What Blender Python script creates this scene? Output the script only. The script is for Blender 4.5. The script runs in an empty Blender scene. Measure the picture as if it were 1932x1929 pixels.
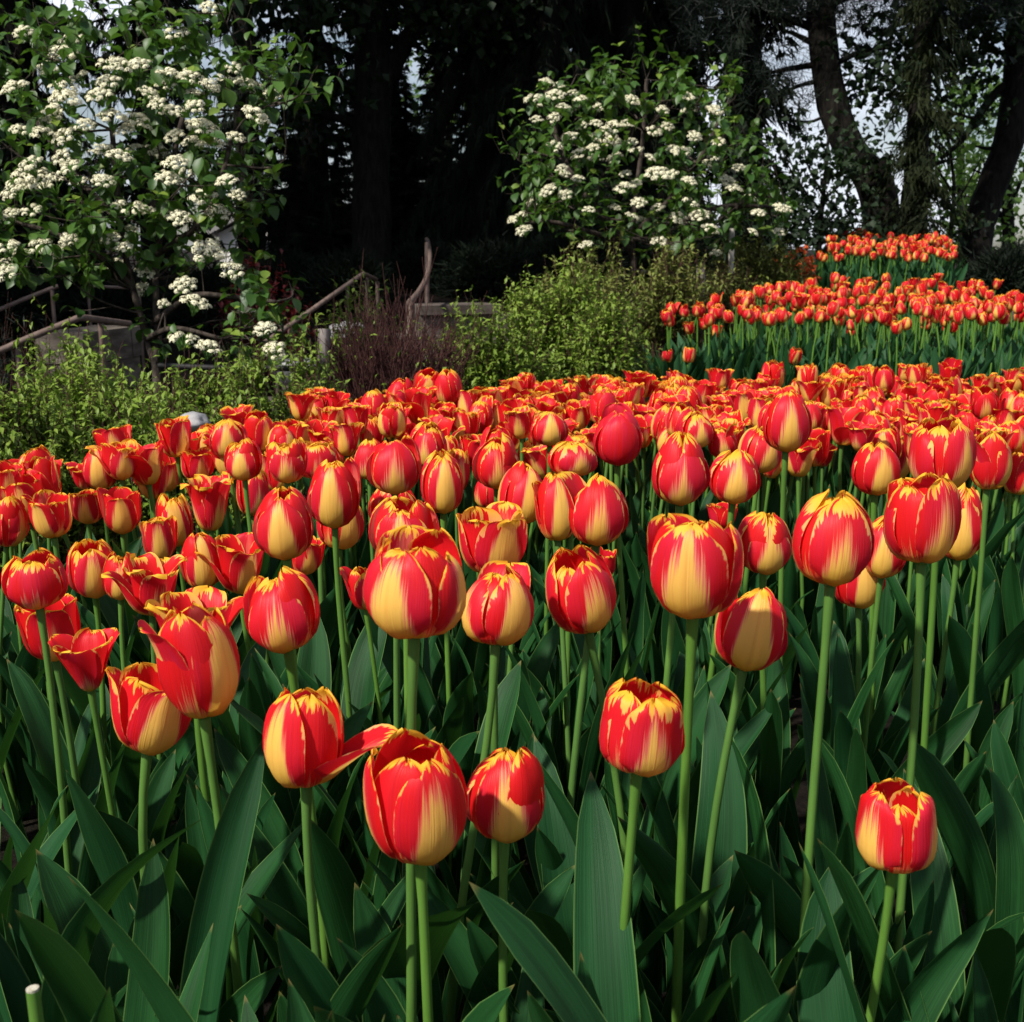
import bpy, math, random
import numpy as np
from mathutils import Vector, Matrix, Quaternion
R = math.radians
# ------------------------------------------------------------------ camera, sky, sun, exposure
SC = bpy.context.scene
COL = SC.collection
FPX, CU, CV = 2332.0, 966.0, 964.5          # focal length and centre in photo units (1932 wide)
PITCH = R(12.0)
CAM = np.array((0.0, 0.0, 0.9))
cd = bpy.data.cameras.new("camera")
cam = bpy.data.objects.new("camera", cd)
COL.objects.link(cam)
cam.location = CAM
cam.rotation_euler = (R(90) - PITCH, 0, 0)
cd.sensor_fit = 'HORIZONTAL'
cd.sensor_width = 36.0
cd.lens = 36.0 * FPX / 1932.0
cd.clip_start = 0.02
cd.clip_end = 2000.0
SC.camera = cam
cd.dof.use_dof = True; cd.dof.focus_distance = 1.5; cd.dof.aperture_fstop = 20.0

SUN = np.array((-0.66, -0.62, 0.98)); SUN = SUN / np.linalg.norm(SUN)
w = bpy.data.worlds.new("World"); SC.world = w
w.use_nodes = True
nt = w.node_tree; nt.nodes.clear()
wo = nt.nodes.new('ShaderNodeOutputWorld'); bg = nt.nodes.new('ShaderNodeBackground')
sky = nt.nodes.new('ShaderNodeTexSky'); sky.sky_type = 'NISHITA'; sky.sun_disc = False
sky.sun_elevation = math.asin(SUN[2]); sky.sun_rotation = math.atan2(SUN[0], SUN[1])
tcw = nt.nodes.new('ShaderNodeTexCoord'); nz = nt.nodes.new('ShaderNodeTexNoise')
nz.inputs['Scale'].default_value = 3.0; nz.inputs['Detail'].default_value = 6
mpw = nt.nodes.new('ShaderNodeMapping'); mpw.inputs['Scale'].default_value = (1, 1, 2.2)
mpw.inputs['Location'].default_value = (0.35, 0.2, 0.1)
rp = nt.nodes.new('ShaderNodeValToRGB'); rp.color_ramp.elements[0].position = 0.45; rp.color_ramp.elements[1].position = 0.64
mx = nt.nodes.new('ShaderNodeMix'); mx.data_type = 'RGBA'
mx.inputs[7].default_value = (12.0, 12.7, 14.4, 1)
nt.links.new(tcw.outputs['Generated'], mpw.inputs[0]); nt.links.new(mpw.outputs[0], nz.inputs['Vector'])
nt.links.new(nz.outputs['Fac'], rp.inputs[0]); nt.links.new(rp.outputs[0], mx.inputs[0])
nt.links.new(sky.outputs[0], mx.inputs[6]); nt.links.new(mx.outputs[2], bg.inputs[0]); nt.links.new(bg.outputs[0], wo.inputs[0])
bg.inputs[1].default_value = 0.062

sl = bpy.data.lights.new("sun", 'SUN'); sl.energy = 5.0; sl.angle = R(2.5); sl.color = (1.0, 0.95, 0.87)
so = bpy.data.objects.new("sun", sl); COL.objects.link(so)
so.rotation_euler = Vector(-SUN).to_track_quat('-Z', 'Y').to_euler()
vs = SC.view_settings
vs.view_transform = 'Standard'; vs.look = 'None'; vs.exposure = 0.45; vs.gamma = 1.0
SC.render.engine = 'CYCLES'
cy = SC.cycles
cy.max_bounces = 6; cy.diffuse_bounces = 3; cy.glossy_bounces = 2; cy.transmission_bounces = 4; cy.transparent_max_bounces = 4
cy.use_denoising = True

# ------------------------------------------------------------------ helpers
sP, cP = math.sin(PITCH), math.cos(PITCH)
FWD = np.array((0, cP, -sP)); UPV = np.array((0, sP, cP)); RGT = np.array((1.0, 0, 0))
def P(u, v, d):
    """point at depth d (metres along the view axis) seen at photo position u, v"""
    return CAM + FWD * d + RGT * ((u - CU) / FPX * d) + UPV * ((CV - v) / FPX * d)
def proj(p):
    q = np.asarray(p, float) - CAM
    d = q @ FWD
    return CU + FPX * q[0] / d, CV - FPX * (q @ UPV) / d, d
def sst(a, b, x):
    t = np.clip((x - a) / (b - a), 0, 1); return t * t * (3 - 2 * t)
def ground(x, y):
    z = 0.5 * sst(6.3, 12.0, y) - 0.9 * sst(13.0, 45.0, y)
    z -= 0.45 * sst(-0.5, -2.2, x) * sst(2.2, 5.0, y) * (1 - 0.75 * sst(7.5, 12, y))
    z -= 0.03 * sst(4.4, 5.2, y) * (1 - sst(5.4, 6.2, y))
    return float(z)

class Acc:
    """collects vertex / face blocks into one mesh"""
    def __init__(s): s.V = []; s.F3 = []; s.F4 = []; s.A = []; s.B = []; s.n = 0; s.M3 = []; s.M4 = []
    def add(s, V, F, A=None, B=None, m=0):
        V = np.asarray(V, float).reshape(-1, 3); F = np.asarray(F, int)
        s.V.append(V)
        k = len(V)
        s.A.append(np.zeros((k, 3)) if A is None else np.broadcast_to(np.asarray(A, float), (k, 3)))
        s.B.append(np.zeros((k, 3)) if B is None else np.broadcast_to(np.asarray(B, float), (k, 3)))
        if F.shape[1] == 3: s.F3.append(F + s.n); s.M3.append(np.full(len(F), m))
        else: s.F4.append(F + s.n); s.M4.append(np.full(len(F), m))
        s.n += k
    def many(s, V, F, mats, trans, A=None, B=None):
        """instances of template V,F: mats (n,3,3), trans (n,3)"""
        n = len(mats); k = len(V)
        VV = np.einsum('nij,kj->nki', mats, V) + trans[:, None, :]
        FF = (F[None] + (np.arange(n) * k)[:, None, None]).reshape(-1, F.shape[1])
        A2 = None if A is None else np.tile(A, (n, 1))
        B2 = None if B is None else np.repeat(B, k, axis=0)
        s.add(VV.reshape(-1, 3), FF, A2, B2)
    def mesh(s, name, mats, smooth=True):
        me = bpy.data.meshes.new(name)
        V = np.concatenate(s.V)
        f3 = np.concatenate(s.F3) if s.F3 else np.zeros((0, 3), int)
        f4 = np.concatenate(s.F4) if s.F4 else np.zeros((0, 4), int)
        mi = np.concatenate(s.M3 + s.M4)
        me.vertices.add(len(V)); me.vertices.foreach_set('co', V.ravel())
        nl = f3.size + f4.size
        me.loops.add(nl); me.loops.foreach_set('vertex_index', np.concatenate([f3.ravel(), f4.ravel()]).astype(np.int32))
        st = np.concatenate([np.arange(len(f3)) * 3, len(f3) * 3 + np.arange(len(f4)) * 4]).astype(np.int32)
        me.polygons.add(len(st)); me.polygons.foreach_set('loop_start', st)
        me.polygons.foreach_set('material_index', mi.astype(np.int32))
        me.polygons.foreach_set('use_smooth', np.full(len(st), smooth))
        for nm, X in (('pst', s.A), ('pv', s.B)):
            at = me.attributes.new(nm, 'FLOAT_VECTOR', 'POINT')
            at.data.foreach_set('vector', np.concatenate(X).ravel())
        me.update(calc_edges=True); me.validate()
        for m in (mats if isinstance(mats, (list, tuple)) else [mats]): me.materials.append(m)
        return me
    def build(s, name, mats, parent=None, smooth=True):
        return link(name, s.mesh(name, mats, smooth), parent)

def link(name, me, parent=None):
    o = bpy.data.objects.new(name, me); COL.objects.link(o)
    if parent is not None: o.parent = parent
    return o
def tag(o, label=None, cat=None, group=None, kind=None):
    if label: o['label'] = label
    if cat: o['category'] = cat
    if group: o['group'] = group
    if kind: o['kind'] = kind
    return o
def empty(name, loc, label=None, cat=None, group=None):
    o = bpy.data.objects.new(name, None); COL.objects.link(o)
    o.location = loc; o.empty_display_size = 0.05
    return tag(o, label, cat, group)

def grid_faces(ns, nt_):
    i = np.arange(ns - 1); j = np.arange(nt_ - 1)
    I, J = np.meshgrid(i, j)
    a = (J * ns + I).ravel()
    return np.stack([a, a + 1, a + 1 + ns, a + ns], 1)
def tube(path, radii, n=6, cap=True):
    """verts, quads of a tube along path"""
    path = np.asarray(path, float); m = len(path)
    radii = np.broadcast_to(np.asarray(radii, float), (m,))
    tg = np.gradient(path, axis=0); tg /= np.linalg.norm(tg, axis=1)[:, None] + 1e-12
    ref = np.array((0.31, 0.95, 0.05)) if abs(tg[0][2]) > .5 else np.array((0.02, 0.05, 1.0))
    a = np.cross(tg, ref); a /= np.linalg.norm(a, axis=1)[:, None] + 1e-12
    b = np.cross(tg, a)
    th = np.arange(n) * 2 * math.pi / n
    V = path[:, None] + radii[:, None, None] * (np.cos(th)[None, :, None] * a[:, None] + np.sin(th)[None, :, None] * b[:, None])
    V = V.reshape(-1, 3)
    F = []
    for j in range(m - 1):
        for i in range(n):
            k = (i + 1) % n
            F.append((j * n + i, j * n + k, (j + 1) * n + k, (j + 1) * n + i))
    F = np.array(F)[:, ::-1]
    if cap:
        V = np.concatenate([V, path[:1], path[-1:]])
        c0, c1 = m * n, m * n + 1
        E = []
        for i in range(n):
            k = (i + 1) % n
            E.append((c0, i, k, c0)); 
        # caps are added as separate triangles by add_tube
    return V, F
def add_tube(acc, path, radii, n=6, m=0, cap=True, B=None):
    path = np.asarray(path, float)
    V, F = tube(path, radii, n, False)
    acc.add(V, F, None, B, m)
    if cap:
        k = len(path) * n
        for ring, c in ((np.arange(n), path[0]), (np.arange(n) + k - n, path[-1])):
            vv = np.concatenate([V[ring], [c]])
            acc.add(vv, [(i, (i + 1) % n, n) for i in range(n)], None, B, m)
def cr(pts, n):
    """Catmull-Rom resample"""
    p = np.asarray(pts, float)
    q = np.concatenate([[2 * p[0] - p[1]], p, [2 * p[-1] - p[-2]]])
    t = np.linspace(0, len(p) - 1 - 1e-9, n) if np.isscalar(n) else np.asarray(n) * (len(p) - 1 - 1e-9)
    i = t.astype(int); f = (t - i)[:, None]
    a, b, c, d = q[i], q[i + 1], q[i + 2], q[i + 3]
    return 0.5 * (2 * b + (c - a) * f + (2 * a - 5 * b + 4 * c - d) * f ** 2 + (3 * b - 3 * c + d - a) * f ** 3)
def rot_to(zaxis, spin=0.0):
    z = np.asarray(zaxis, float); z = z / np.linalg.norm(z)
    q = Vector((0, 0, 1)).rotation_difference(Vector(z))
    return q @ Quaternion((0, 0, 1), spin)
def rmats(dirs, rolls, scales):
    """rotation matrices mapping local +Y to dirs, local +Z near up, roll about dirs"""
    y = dirs / (np.linalg.norm(dirs, axis=1)[:, None] + 1e-9)
    up = np.array((0, 0, 1.0)) + np.zeros_like(y); up[np.abs(y[:, 2]) > .97] = (1, 0, 0)
    x = np.cross(y, up); x /= np.linalg.norm(x, axis=1)[:, None]
    z = np.cross(x, y)
    c, s_ = np.cos(rolls)[:, None], np.sin(rolls)[:, None]
    x2 = x * c + z * s_; z2 = z * c - x * s_
    M = np.stack([x2, y, z2], 2)
    sc = np.asarray(scales, float)
    if sc.ndim == 1: sc = np.stack([sc, sc, sc], 1)
    return M * sc[:, None, :]

# ------------------------------------------------------------------ materials
class G:
    def __init__(s, name):
        s.m = bpy.data.materials.new(name); s.m.use_nodes = True
        s.t = s.m.node_tree; s.t.nodes.clear()
        s.out = s.t.nodes.new('ShaderNodeOutputMaterial')
    def n(s, k, **kw):
        nd = s.t.nodes.new(k)
        for a, b in kw.items(): setattr(nd, a, b)
        return nd
    def l(s, a, b): s.t.links.new(a, b)
    def val(s, x, sock):
        if isinstance(x, (int, float)): sock.default_value = x
        elif isinstance(x, tuple): sock.default_value = x if len(x) == len(sock.default_value) else (*x, 1)
        else: s.l(x, sock)
    def mt(s, op, a, b=0.0, c=None):
        nd = s.n('ShaderNodeMath', operation=op)
        s.val(a, nd.inputs[0]); s.val(b, nd.inputs[1])
        if c is not None: s.val(c, nd.inputs[2])
        return nd.outputs[0]
    def ss(s, a, b, x):
        nd = s.n('ShaderNodeMapRange', interpolation_type='SMOOTHSTEP')
        s.val(x, nd.inputs[0]); s.val(a, nd.inputs[1]); s.val(b, nd.inputs[2])
        return nd.outputs[0]
    def comb(s, x, y, z):
        nd = s.n('ShaderNodeCombineXYZ'); s.val(x, nd.inputs[0]); s.val(y, nd.inputs[1]); s.val(z, nd.inputs[2]); return nd.outputs[0]
    def noise(s, vec, scale=1.0, detail=2.0, rough=0.5):
        nd = s.n('ShaderNodeTexNoise'); 
        if vec is not None: s.l(vec, nd.inputs['Vector'])
        nd.inputs['Scale'].default_value = scale; nd.inputs['Detail'].default_value = detail; nd.inputs['Roughness'].default_value = rough
        return nd.outputs['Fac']
    def mix(s, f, a, b):
        nd = s.n('ShaderNodeMix', data_type='RGBA'); s.val(f, nd.inputs[0]); s.val(a, nd.inputs[6]); s.val(b, nd.inputs[7]); return nd.outputs[2]
    def attr(s, nm):
        nd = s.n('ShaderNodeAttribute', attribute_name=nm); sp = s.n('ShaderNodeSeparateXYZ'); s.l(nd.outputs['Vector'], sp.inputs[0]); return sp.outputs
    def pos(s): return s.n('ShaderNodeTexCoord').outputs['Object']
    def rnd(s): return s.n('ShaderNodeObjectInfo').outputs['Random']
    def surf(s, col, rough=0.6, spec=0.3, trans=0.0, tcol=None, bump=None, bstr=0.2, bdist=0.002):
        p = s.n('ShaderNodeBsdfPrincipled')
        s.val(col, p.inputs['Base Color']); s.val(rough, p.inputs['Roughness']); s.val(spec, p.inputs['Specular IOR Level'])
        if bump is not None:
            b = s.n('ShaderNodeBump'); b.inputs['Strength'].default_value = bstr; b.inputs['Distance'].default_value = bdist
            s.l(bump, b.inputs['Height']); s.l(b.outputs[0], p.inputs['Normal'])
        sh = p.outputs[0]
        if trans:
            tr = s.n('ShaderNodeBsdfTranslucent'); s.val(tcol if tcol is not None else col, tr.inputs[0])
            ms = s.n('ShaderNodeMixShader'); ms.inputs[0].default_value = trans
            s.l(sh, ms.inputs[1]); s.l(tr.outputs[0], ms.inputs[2]); sh = ms.outputs[0]
        s.l(sh, s.out.inputs[0])
        return s.m

def mat_petal():
    g = G("tulip_petal")
    s, t, rose = g.attr('pst'); fa, ty, sd = g.attr('pv')
    a = g.mt('ABSOLUTE', s)
    sdv = g.mt('MULTIPLY', sd, 37.0)
    n1 = g.noise(g.comb(g.mt('MULTIPLY', s, 5.0), g.mt('MULTIPLY', t, 1.1), sdv), 1.0, 4.0, 0.6)
    n3 = g.noise(g.comb(g.mt('MULTIPLY', s, 26.0), g.mt('MULTIPLY', t, 1.6), sdv), 1.0, 2.0)
    prof = g.mt('SUBTRACT', 1.0, g.mt('POWER', g.mt('DIVIDE', a, 0.74), 1.7))
    f = g.mt('SUBTRACT', g.mt('MULTIPLY', fa, prof), t)
    f = g.mt('ADD', f, g.mt('MULTIPLY', g.mt('SUBTRACT', n1, 0.5), 0.50))
    f = g.mt('ADD', f, g.mt('MULTIPLY', g.mt('SUBTRACT', n3, 0.5), 0.62))
    f = g.mt('ADD', f, 0.09)
    m1 = g.ss(-0.13, 0.22, f)
    base = g.ss(0.17, 0.03, g.mt('ADD', t, g.mt('MULTIPLY', g.mt('SUBTRACT', n3, 0.5), 0.12)))
    m1 = g.mt('MAXIMUM', m1, g.mt('MULTIPLY', base, 0.85))
    ed = g.mt('MINIMUM', g.mt('SUBTRACT', 1.0, a), g.mt('MULTIPLY', g.mt('SUBTRACT', 1.0, t), 1.5))
    ang = g.mt('ARCTAN2', g.mt('SUBTRACT', t, 0.25), g.mt('MULTIPLY', s, 0.6))
    n2 = g.noise(g.comb(g.mt('MULTIPLY', ang, 3.2), g.mt('MULTIPLY', sd, 91.0), g.mt('MULTIPLY', ed, 0.6)), 1.0, 3.0, 0.6)
    n4 = g.noise(g.comb(g.mt('MULTIPLY', ang, 11.0), g.mt('MULTIPLY', sd, 17.0), g.mt('MULTIPLY', ed, 0.5)), 1.0, 2.0)
    L = g.mt('MULTIPLY', g.mt('SUBTRACT', n2, 0.40), 2.6)
    L = g.mt('ADD', L, g.mt('MULTIPLY', g.mt('SUBTRACT', n4, 0.45), 1.5))
    L = g.mt('MULTIPLY', g.mt('MULTIPLY', L, g.mt('MULTIPLY', ty, 1.25)), g.ss(0.5, 0.95, t))
    L = g.mt('ADD', L, g.mt('MULTIPLY', g.mt('MULTIPLY', g.mt('SUBTRACT', n4, 0.47), 0.13), g.mt('ADD', 0.45, g.mt('MULTIPLY', g.ss(0.3, 0.8, t), 0.55))))
    m2 = g.ss(-0.025, 0.035, g.mt('SUBTRACT', L, ed))
    big = g.noise(g.comb(g.mt('MULTIPLY', s, 1.5), g.mt('MULTIPLY', t, 1.5), sdv), 1.0, 2.0)
    back = g.n('ShaderNodeNewGeometry').outputs['Backfacing']
    m1 = g.mt('MULTIPLY', m1, g.mt('SUBTRACT', 1.0, g.mt('MULTIPLY', g.mt('MULTIPLY', back, 0.75), g.ss(0.12, 0.3, t))))
    rr = g.mt('MULTIPLY', rose, g.ss(0.3, 0.7, g.mt('ADD', g.mt('MULTIPLY', big, 0.6), g.mt('MULTIPLY', n3, 0.4))))
    red = g.mix(rr, (0.72, 0.011, 0.011), (0.66, 0.020, 0.062))
    red = g.mix(g.mt('MULTIPLY', g.ss(0.45, 0.75, n3), 0.35), red, (0.50, 0.008, 0.012))
    gold = g.mix(g.ss(0.05, 0.55, t), (0.82, 0.50, 0.012), (0.94, 0.59, 0.12))
    gold = g.mix(g.mt('MULTIPLY', g.ss(0.16, 0.0, t), 0.75), gold, (0.36, 0.36, 0.05))
    rib = g.mt('MULTIPLY', g.ss(0.09, 0.0, a), 0.28)
    gold = g.mix(rib, gold, (0.72, 0.34, 0.05))
    gold = g.mix(g.mt('MULTIPLY', g.mt('MULTIPLY', rose, g.ss(0.45, 0.9, t)), 0.5), gold, (0.92, 0.50, 0.13))
    gold = g.mix(g.mt('MULTIPLY', g.ss(0.50, 0.30, big), 0.5), gold, (0.92, 0.60, 0.11))
    col = g.mix(g.ss(0.0, 0.45, m1), red, g.mix(rose, (0.82, 0.14, 0.05), (0.80, 0.22, 0.16)))
    gold = g.mix(g.mt('MULTIPLY', g.ss(0.58, 0.72, n3), 0.35), gold, (0.78, 0.36, 0.10))
    col = g.mix(g.ss(0.35, 1.0, m1), col, gold)
    col = g.mix(m2, col, g.mix(g.ss(0.55, 0.95, t), (0.86, 0.42, 0.20), (0.90, 0.50, 0.035)))
    g.surf(col, 0.46, 0.24, 0.38, None, g.mt('ADD', g.mt('MULTIPLY', n3, 0.5), big), 0.35, 0.003)
    return g.m
def mat_leaf():
    g = G("tulip_leaf")
    s, t, _ = g.attr('pst'); gl, _, sd = g.attr('pv')
    rn = g.rnd()
    n1 = g.noise(g.comb(g.mt('MULTIPLY', s, 22.0), g.mt('MULTIPLY', t, 1.5), g.mt('MULTIPLY', g.mt('ADD', rn, sd), 50.0)), 1.0, 3.0)
    n2 = g.noise(g.comb(g.mt('MULTIPLY', s, 1.2), g.mt('MULTIPLY', t, 2.5), g.mt('MULTIPLY', rn, 30.0)), 1.0, 3.0)
    c = g.mix(g.ss(0.35, 0.7, n2), (0.004, 0.025, 0.005), (0.011, 0.055, 0.014))
    c = g.mix(g.mt('MULTIPLY', g.ss(0.4, 0.7, n1), 0.45), c, (0.019, 0.080, 0.020))
    c = g.mix(g.mt('MULTIPLY', g.ss(0.5, 1.0, rn), 0.4), c, (0.009, 0.050, 0.018))
    c = g.mix(gl, c, g.mix(n1, (0.020, 0.075, 0.030), (0.042, 0.115, 0.052)))
    a = g.mt('ABSOLUTE', s)
    c = g.mix(g.mt('MULTIPLY', g.ss(0.93, 0.99, a), 0.6), c, (0.13, 0.24, 0.06))
    c = g.mix(g.mt('MULTIPLY', g.ss(0.985, 1.0, g.mt('ADD', t, g.mt('MULTIPLY', n2, 0.012))), 0.3), c, (0.30, 0.18, 0.06))
    g.surf(c, g.mt('ADD', 0.42, g.mt('MULTIPLY', n2, 0.2)), 0.13, 0.13, (0.05, 0.17, 0.02), n1, 0.35, 0.0015)
    return g.m
def mat_plain(name, c1, c2, scale=20.0, rough=0.7, spec=0.2, trans=0.0, tcol=None, bstr=0.0, stretch=(1, 1, 1), rand=0.0, c3=None, attr_var=False, bdist=0.004):
    g = G(name)
    mp = g.n('ShaderNodeMapping'); mp.inputs['Scale'].default_value = stretch; g.l(g.pos(), mp.inputs[0])
    n = g.noise(mp.outputs[0], scale, 4.0, 0.6)
    f = g.ss(0.35, 0.65, n)
    c = g.mix(f, c1, c2)
    if c3 is not None:
        if attr_var: c = g.mix(g.attr('pv')[2], c, c3)
        else: c = g.mix(g.mt('MULTIPLY', g.rnd(), rand), c, c3)
    return g.surf(c, rough, spec, trans, tcol, n if bstr else None, bstr, bdist)
def mat_wood(name, c1, c2):
    return mat_plain(name, c1, c2, 14, 0.75, 0.15, bstr=0.5, stretch=(4, 4, 0.5))

M = {}
M['petal'] = mat_petal(); M['leaf'] = mat_leaf()
M['stem'] = mat_plain('stem_green', (0.065, 0.155, 0.018), (0.10, 0.215, 0.030), 60, 0.5, 0.25, 0.10, (0.1, 0.25, 0.03), stretch=(1, 1, .12), rand=.5, c3=(0.06, 0.13, 0.04))
M['ovary'] = mat_plain('ovary', (0.20, 0.30, 0.06), (0.30, 0.40, 0.10), 80, 0.5)
M['anther'] = mat_plain('anther', (0.01, 0.006, 0.012), (0.03, 0.015, 0.03), 80, 0.8)
M['cut'] = mat_plain('cut_stem_flesh', (0.25, 0.23, 0.16), (0.45, 0.42, 0.34), 400, 0.8)
M['bark'] = mat_plain('shade_bark', (0.004, 0.0035, 0.003), (0.013, 0.011, 0.009), 9, 0.9, 0.1, bstr=0.9, stretch=(3, 3, .5), bdist=0.03)  # shade of the wood put into the colour, darker than real bark
M['bark2'] = mat_plain('grey_bark', (0.022, 0.017, 0.014), (0.065, 0.052, 0.042), 30, 0.9, 0.1, bstr=0.6, stretch=(2, 2, .6), bdist=0.01)
M['twig'] = mat_plain('brown_twig', (0.045, 0.02, 0.016), (0.10, 0.05, 0.04), 30, 0.8, 0.15)
M['twig_red'] = mat_plain('red_brown_twig', (0.032, 0.011, 0.010), (0.075, 0.032, 0.029), 25, 0.8, 0.15)
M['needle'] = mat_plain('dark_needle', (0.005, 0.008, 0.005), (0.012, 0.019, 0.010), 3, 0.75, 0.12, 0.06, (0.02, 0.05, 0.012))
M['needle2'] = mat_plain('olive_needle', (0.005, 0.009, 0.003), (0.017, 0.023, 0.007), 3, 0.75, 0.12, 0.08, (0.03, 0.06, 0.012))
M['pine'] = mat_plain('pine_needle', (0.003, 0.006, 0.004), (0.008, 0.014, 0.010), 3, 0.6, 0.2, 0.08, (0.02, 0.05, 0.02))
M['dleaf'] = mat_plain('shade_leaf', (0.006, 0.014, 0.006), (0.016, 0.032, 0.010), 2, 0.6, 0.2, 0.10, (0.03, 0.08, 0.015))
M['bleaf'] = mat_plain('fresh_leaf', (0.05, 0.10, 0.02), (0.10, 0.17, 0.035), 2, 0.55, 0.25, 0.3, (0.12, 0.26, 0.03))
M['vleaf'] = mat_plain('viburnum_leaf', (0.018, 0.056, 0.010), (0.045, 0.11, 0.017), 3, 0.46, 0.32, 0.2, (0.10, 0.24, 0.02), c3=(0.14, 0.20, 0.025), attr_var=True)
M['umbel'] = mat_plain('cream_floret', (0.62, 0.58, 0.38), (0.80, 0.77, 0.58), 90, 0.8, 0.1, 0.12, (0.6, 0.6, 0.4))
M['sleaf'] = mat_plain('willow_leaf', (0.12, 0.19, 0.020), (0.18, 0.26, 0.034), 3, 0.5, 0.25, 0.22, (0.14, 0.26, 0.03), c3=(0.22, 0.29, 0.05), attr_var=True)
M['oleaf'] = mat_plain('olive_leaf', (0.10, 0.135, 0.022), (0.16, 0.19, 0.04), 3, 0.55, 0.2, 0.2, (0.13, 0.18, 0.03), c3=(0.16, 0.12, 0.05), attr_var=True)
M['redleaf'] = mat_plain('dark_red_leaf', (0.05, 0.006, 0.008), (0.11, 0.012, 0.014), 4, 0.5, 0.25, 0.2, (0.2, 0.01, 0.01))
M['rail'] = mat_plain('brown_rail_paint', (0.105, 0.072, 0.058), (0.155, 0.11, 0.09), 18, 0.5, 0.3, bstr=.1)
M['stone'] = mat_plain('cut_limestone', (0.07, 0.057, 0.047), (0.16, 0.135, 0.11), 5, 0.85, 0.15, bstr=0.6, stretch=(1, 1, 3), bdist=0.02)
M['slab'] = mat_plain('step_slab', (0.05, 0.04, 0.034), (0.11, 0.09, 0.078), 7, 0.85, 0.15, bstr=0.3)
M['rock'] = mat_plain('pale_rock', (0.16, 0.16, 0.165), (0.38, 0.37, 0.37), 6, 0.85, 0.15, bstr=0.6, bdist=0.02)
M['post'] = mat_wood('weathered_post', (0.10, 0.085, 0.08), (0.23, 0.20, 0.185))
M['birch'] = mat_wood('pale_post', (0.26, 0.24, 0.21), (0.5, 0.47, 0.42))
M['rope'] = mat_plain('black_cable', (0.008, 0.008, 0.009), (0.02, 0.02, 0.02), 60, 0.6)
M['wallpaint'] = mat_plain('white_wall', (0.62, 0.60, 0.57), (0.75, 0.73, 0.70), 3, 0.8)
M['shingle'] = mat_plain('grey_shingle', (0.16, 0.15, 0.15), (0.28, 0.27, 0.27), 12, 0.9, stretch=(1, 1, 6), bstr=.4)
M['glass'] = mat_plain('window_glass', (0.03, 0.035, 0.04), (0.05, 0.055, 0.06), 2, 0.08, 0.5)
M['orange'] = mat_plain('orange_petal', (0.55, 0.07, 0.02), (0.62, 0.13, 0.03), 40, 0.6, 0.2, .15, (0.6, .1, .02))
def mat_soil():
    g = G("dark_soil")
    p = g.pos()
    n = g.noise(p, 40, 6, 0.7); n2 = g.noise(p, 1.3, 4)
    c = g.mix(g.ss(0.3, 0.7, n), (0.004, 0.003, 0.0025), (0.016, 0.011, 0.008))
    c = g.mix(g.ss(0.45, 0.7, n2), c, (0.012, 0.010, 0.006))
    return g.surf(c, 0.95, 0.1, bump=n, bstr=1.0, bdist=0.03)
M['soil'] = mat_soil()
# ------------------------------------------------------------------ ground
xs = np.concatenate([np.linspace(-400, -14, 14), np.linspace(-12, 12, 97), np.linspace(14, 400, 14)])
ys = np.concatenate([np.linspace(-60, -4, 8), np.linspace(-3, 16, 96), np.linspace(17, 60, 24), np.linspace(80, 1200, 16)])
X, Y = np.meshgrid(xs, ys)
gr = np.random.default_rng(3)
Z = np.array([[ground(x, y) for x in xs] for y in ys])
Z = Z + (gr.random(Z.shape) - .5) * .03 * (np.abs(X) < 13) * (Y < 20)
a = Acc(); a.add(np.stack([X, Y, Z], 2).reshape(-1, 3), grid_faces(len(xs), len(ys)))
tag(a.build('ground', M['soil']), kind='structure')

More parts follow.
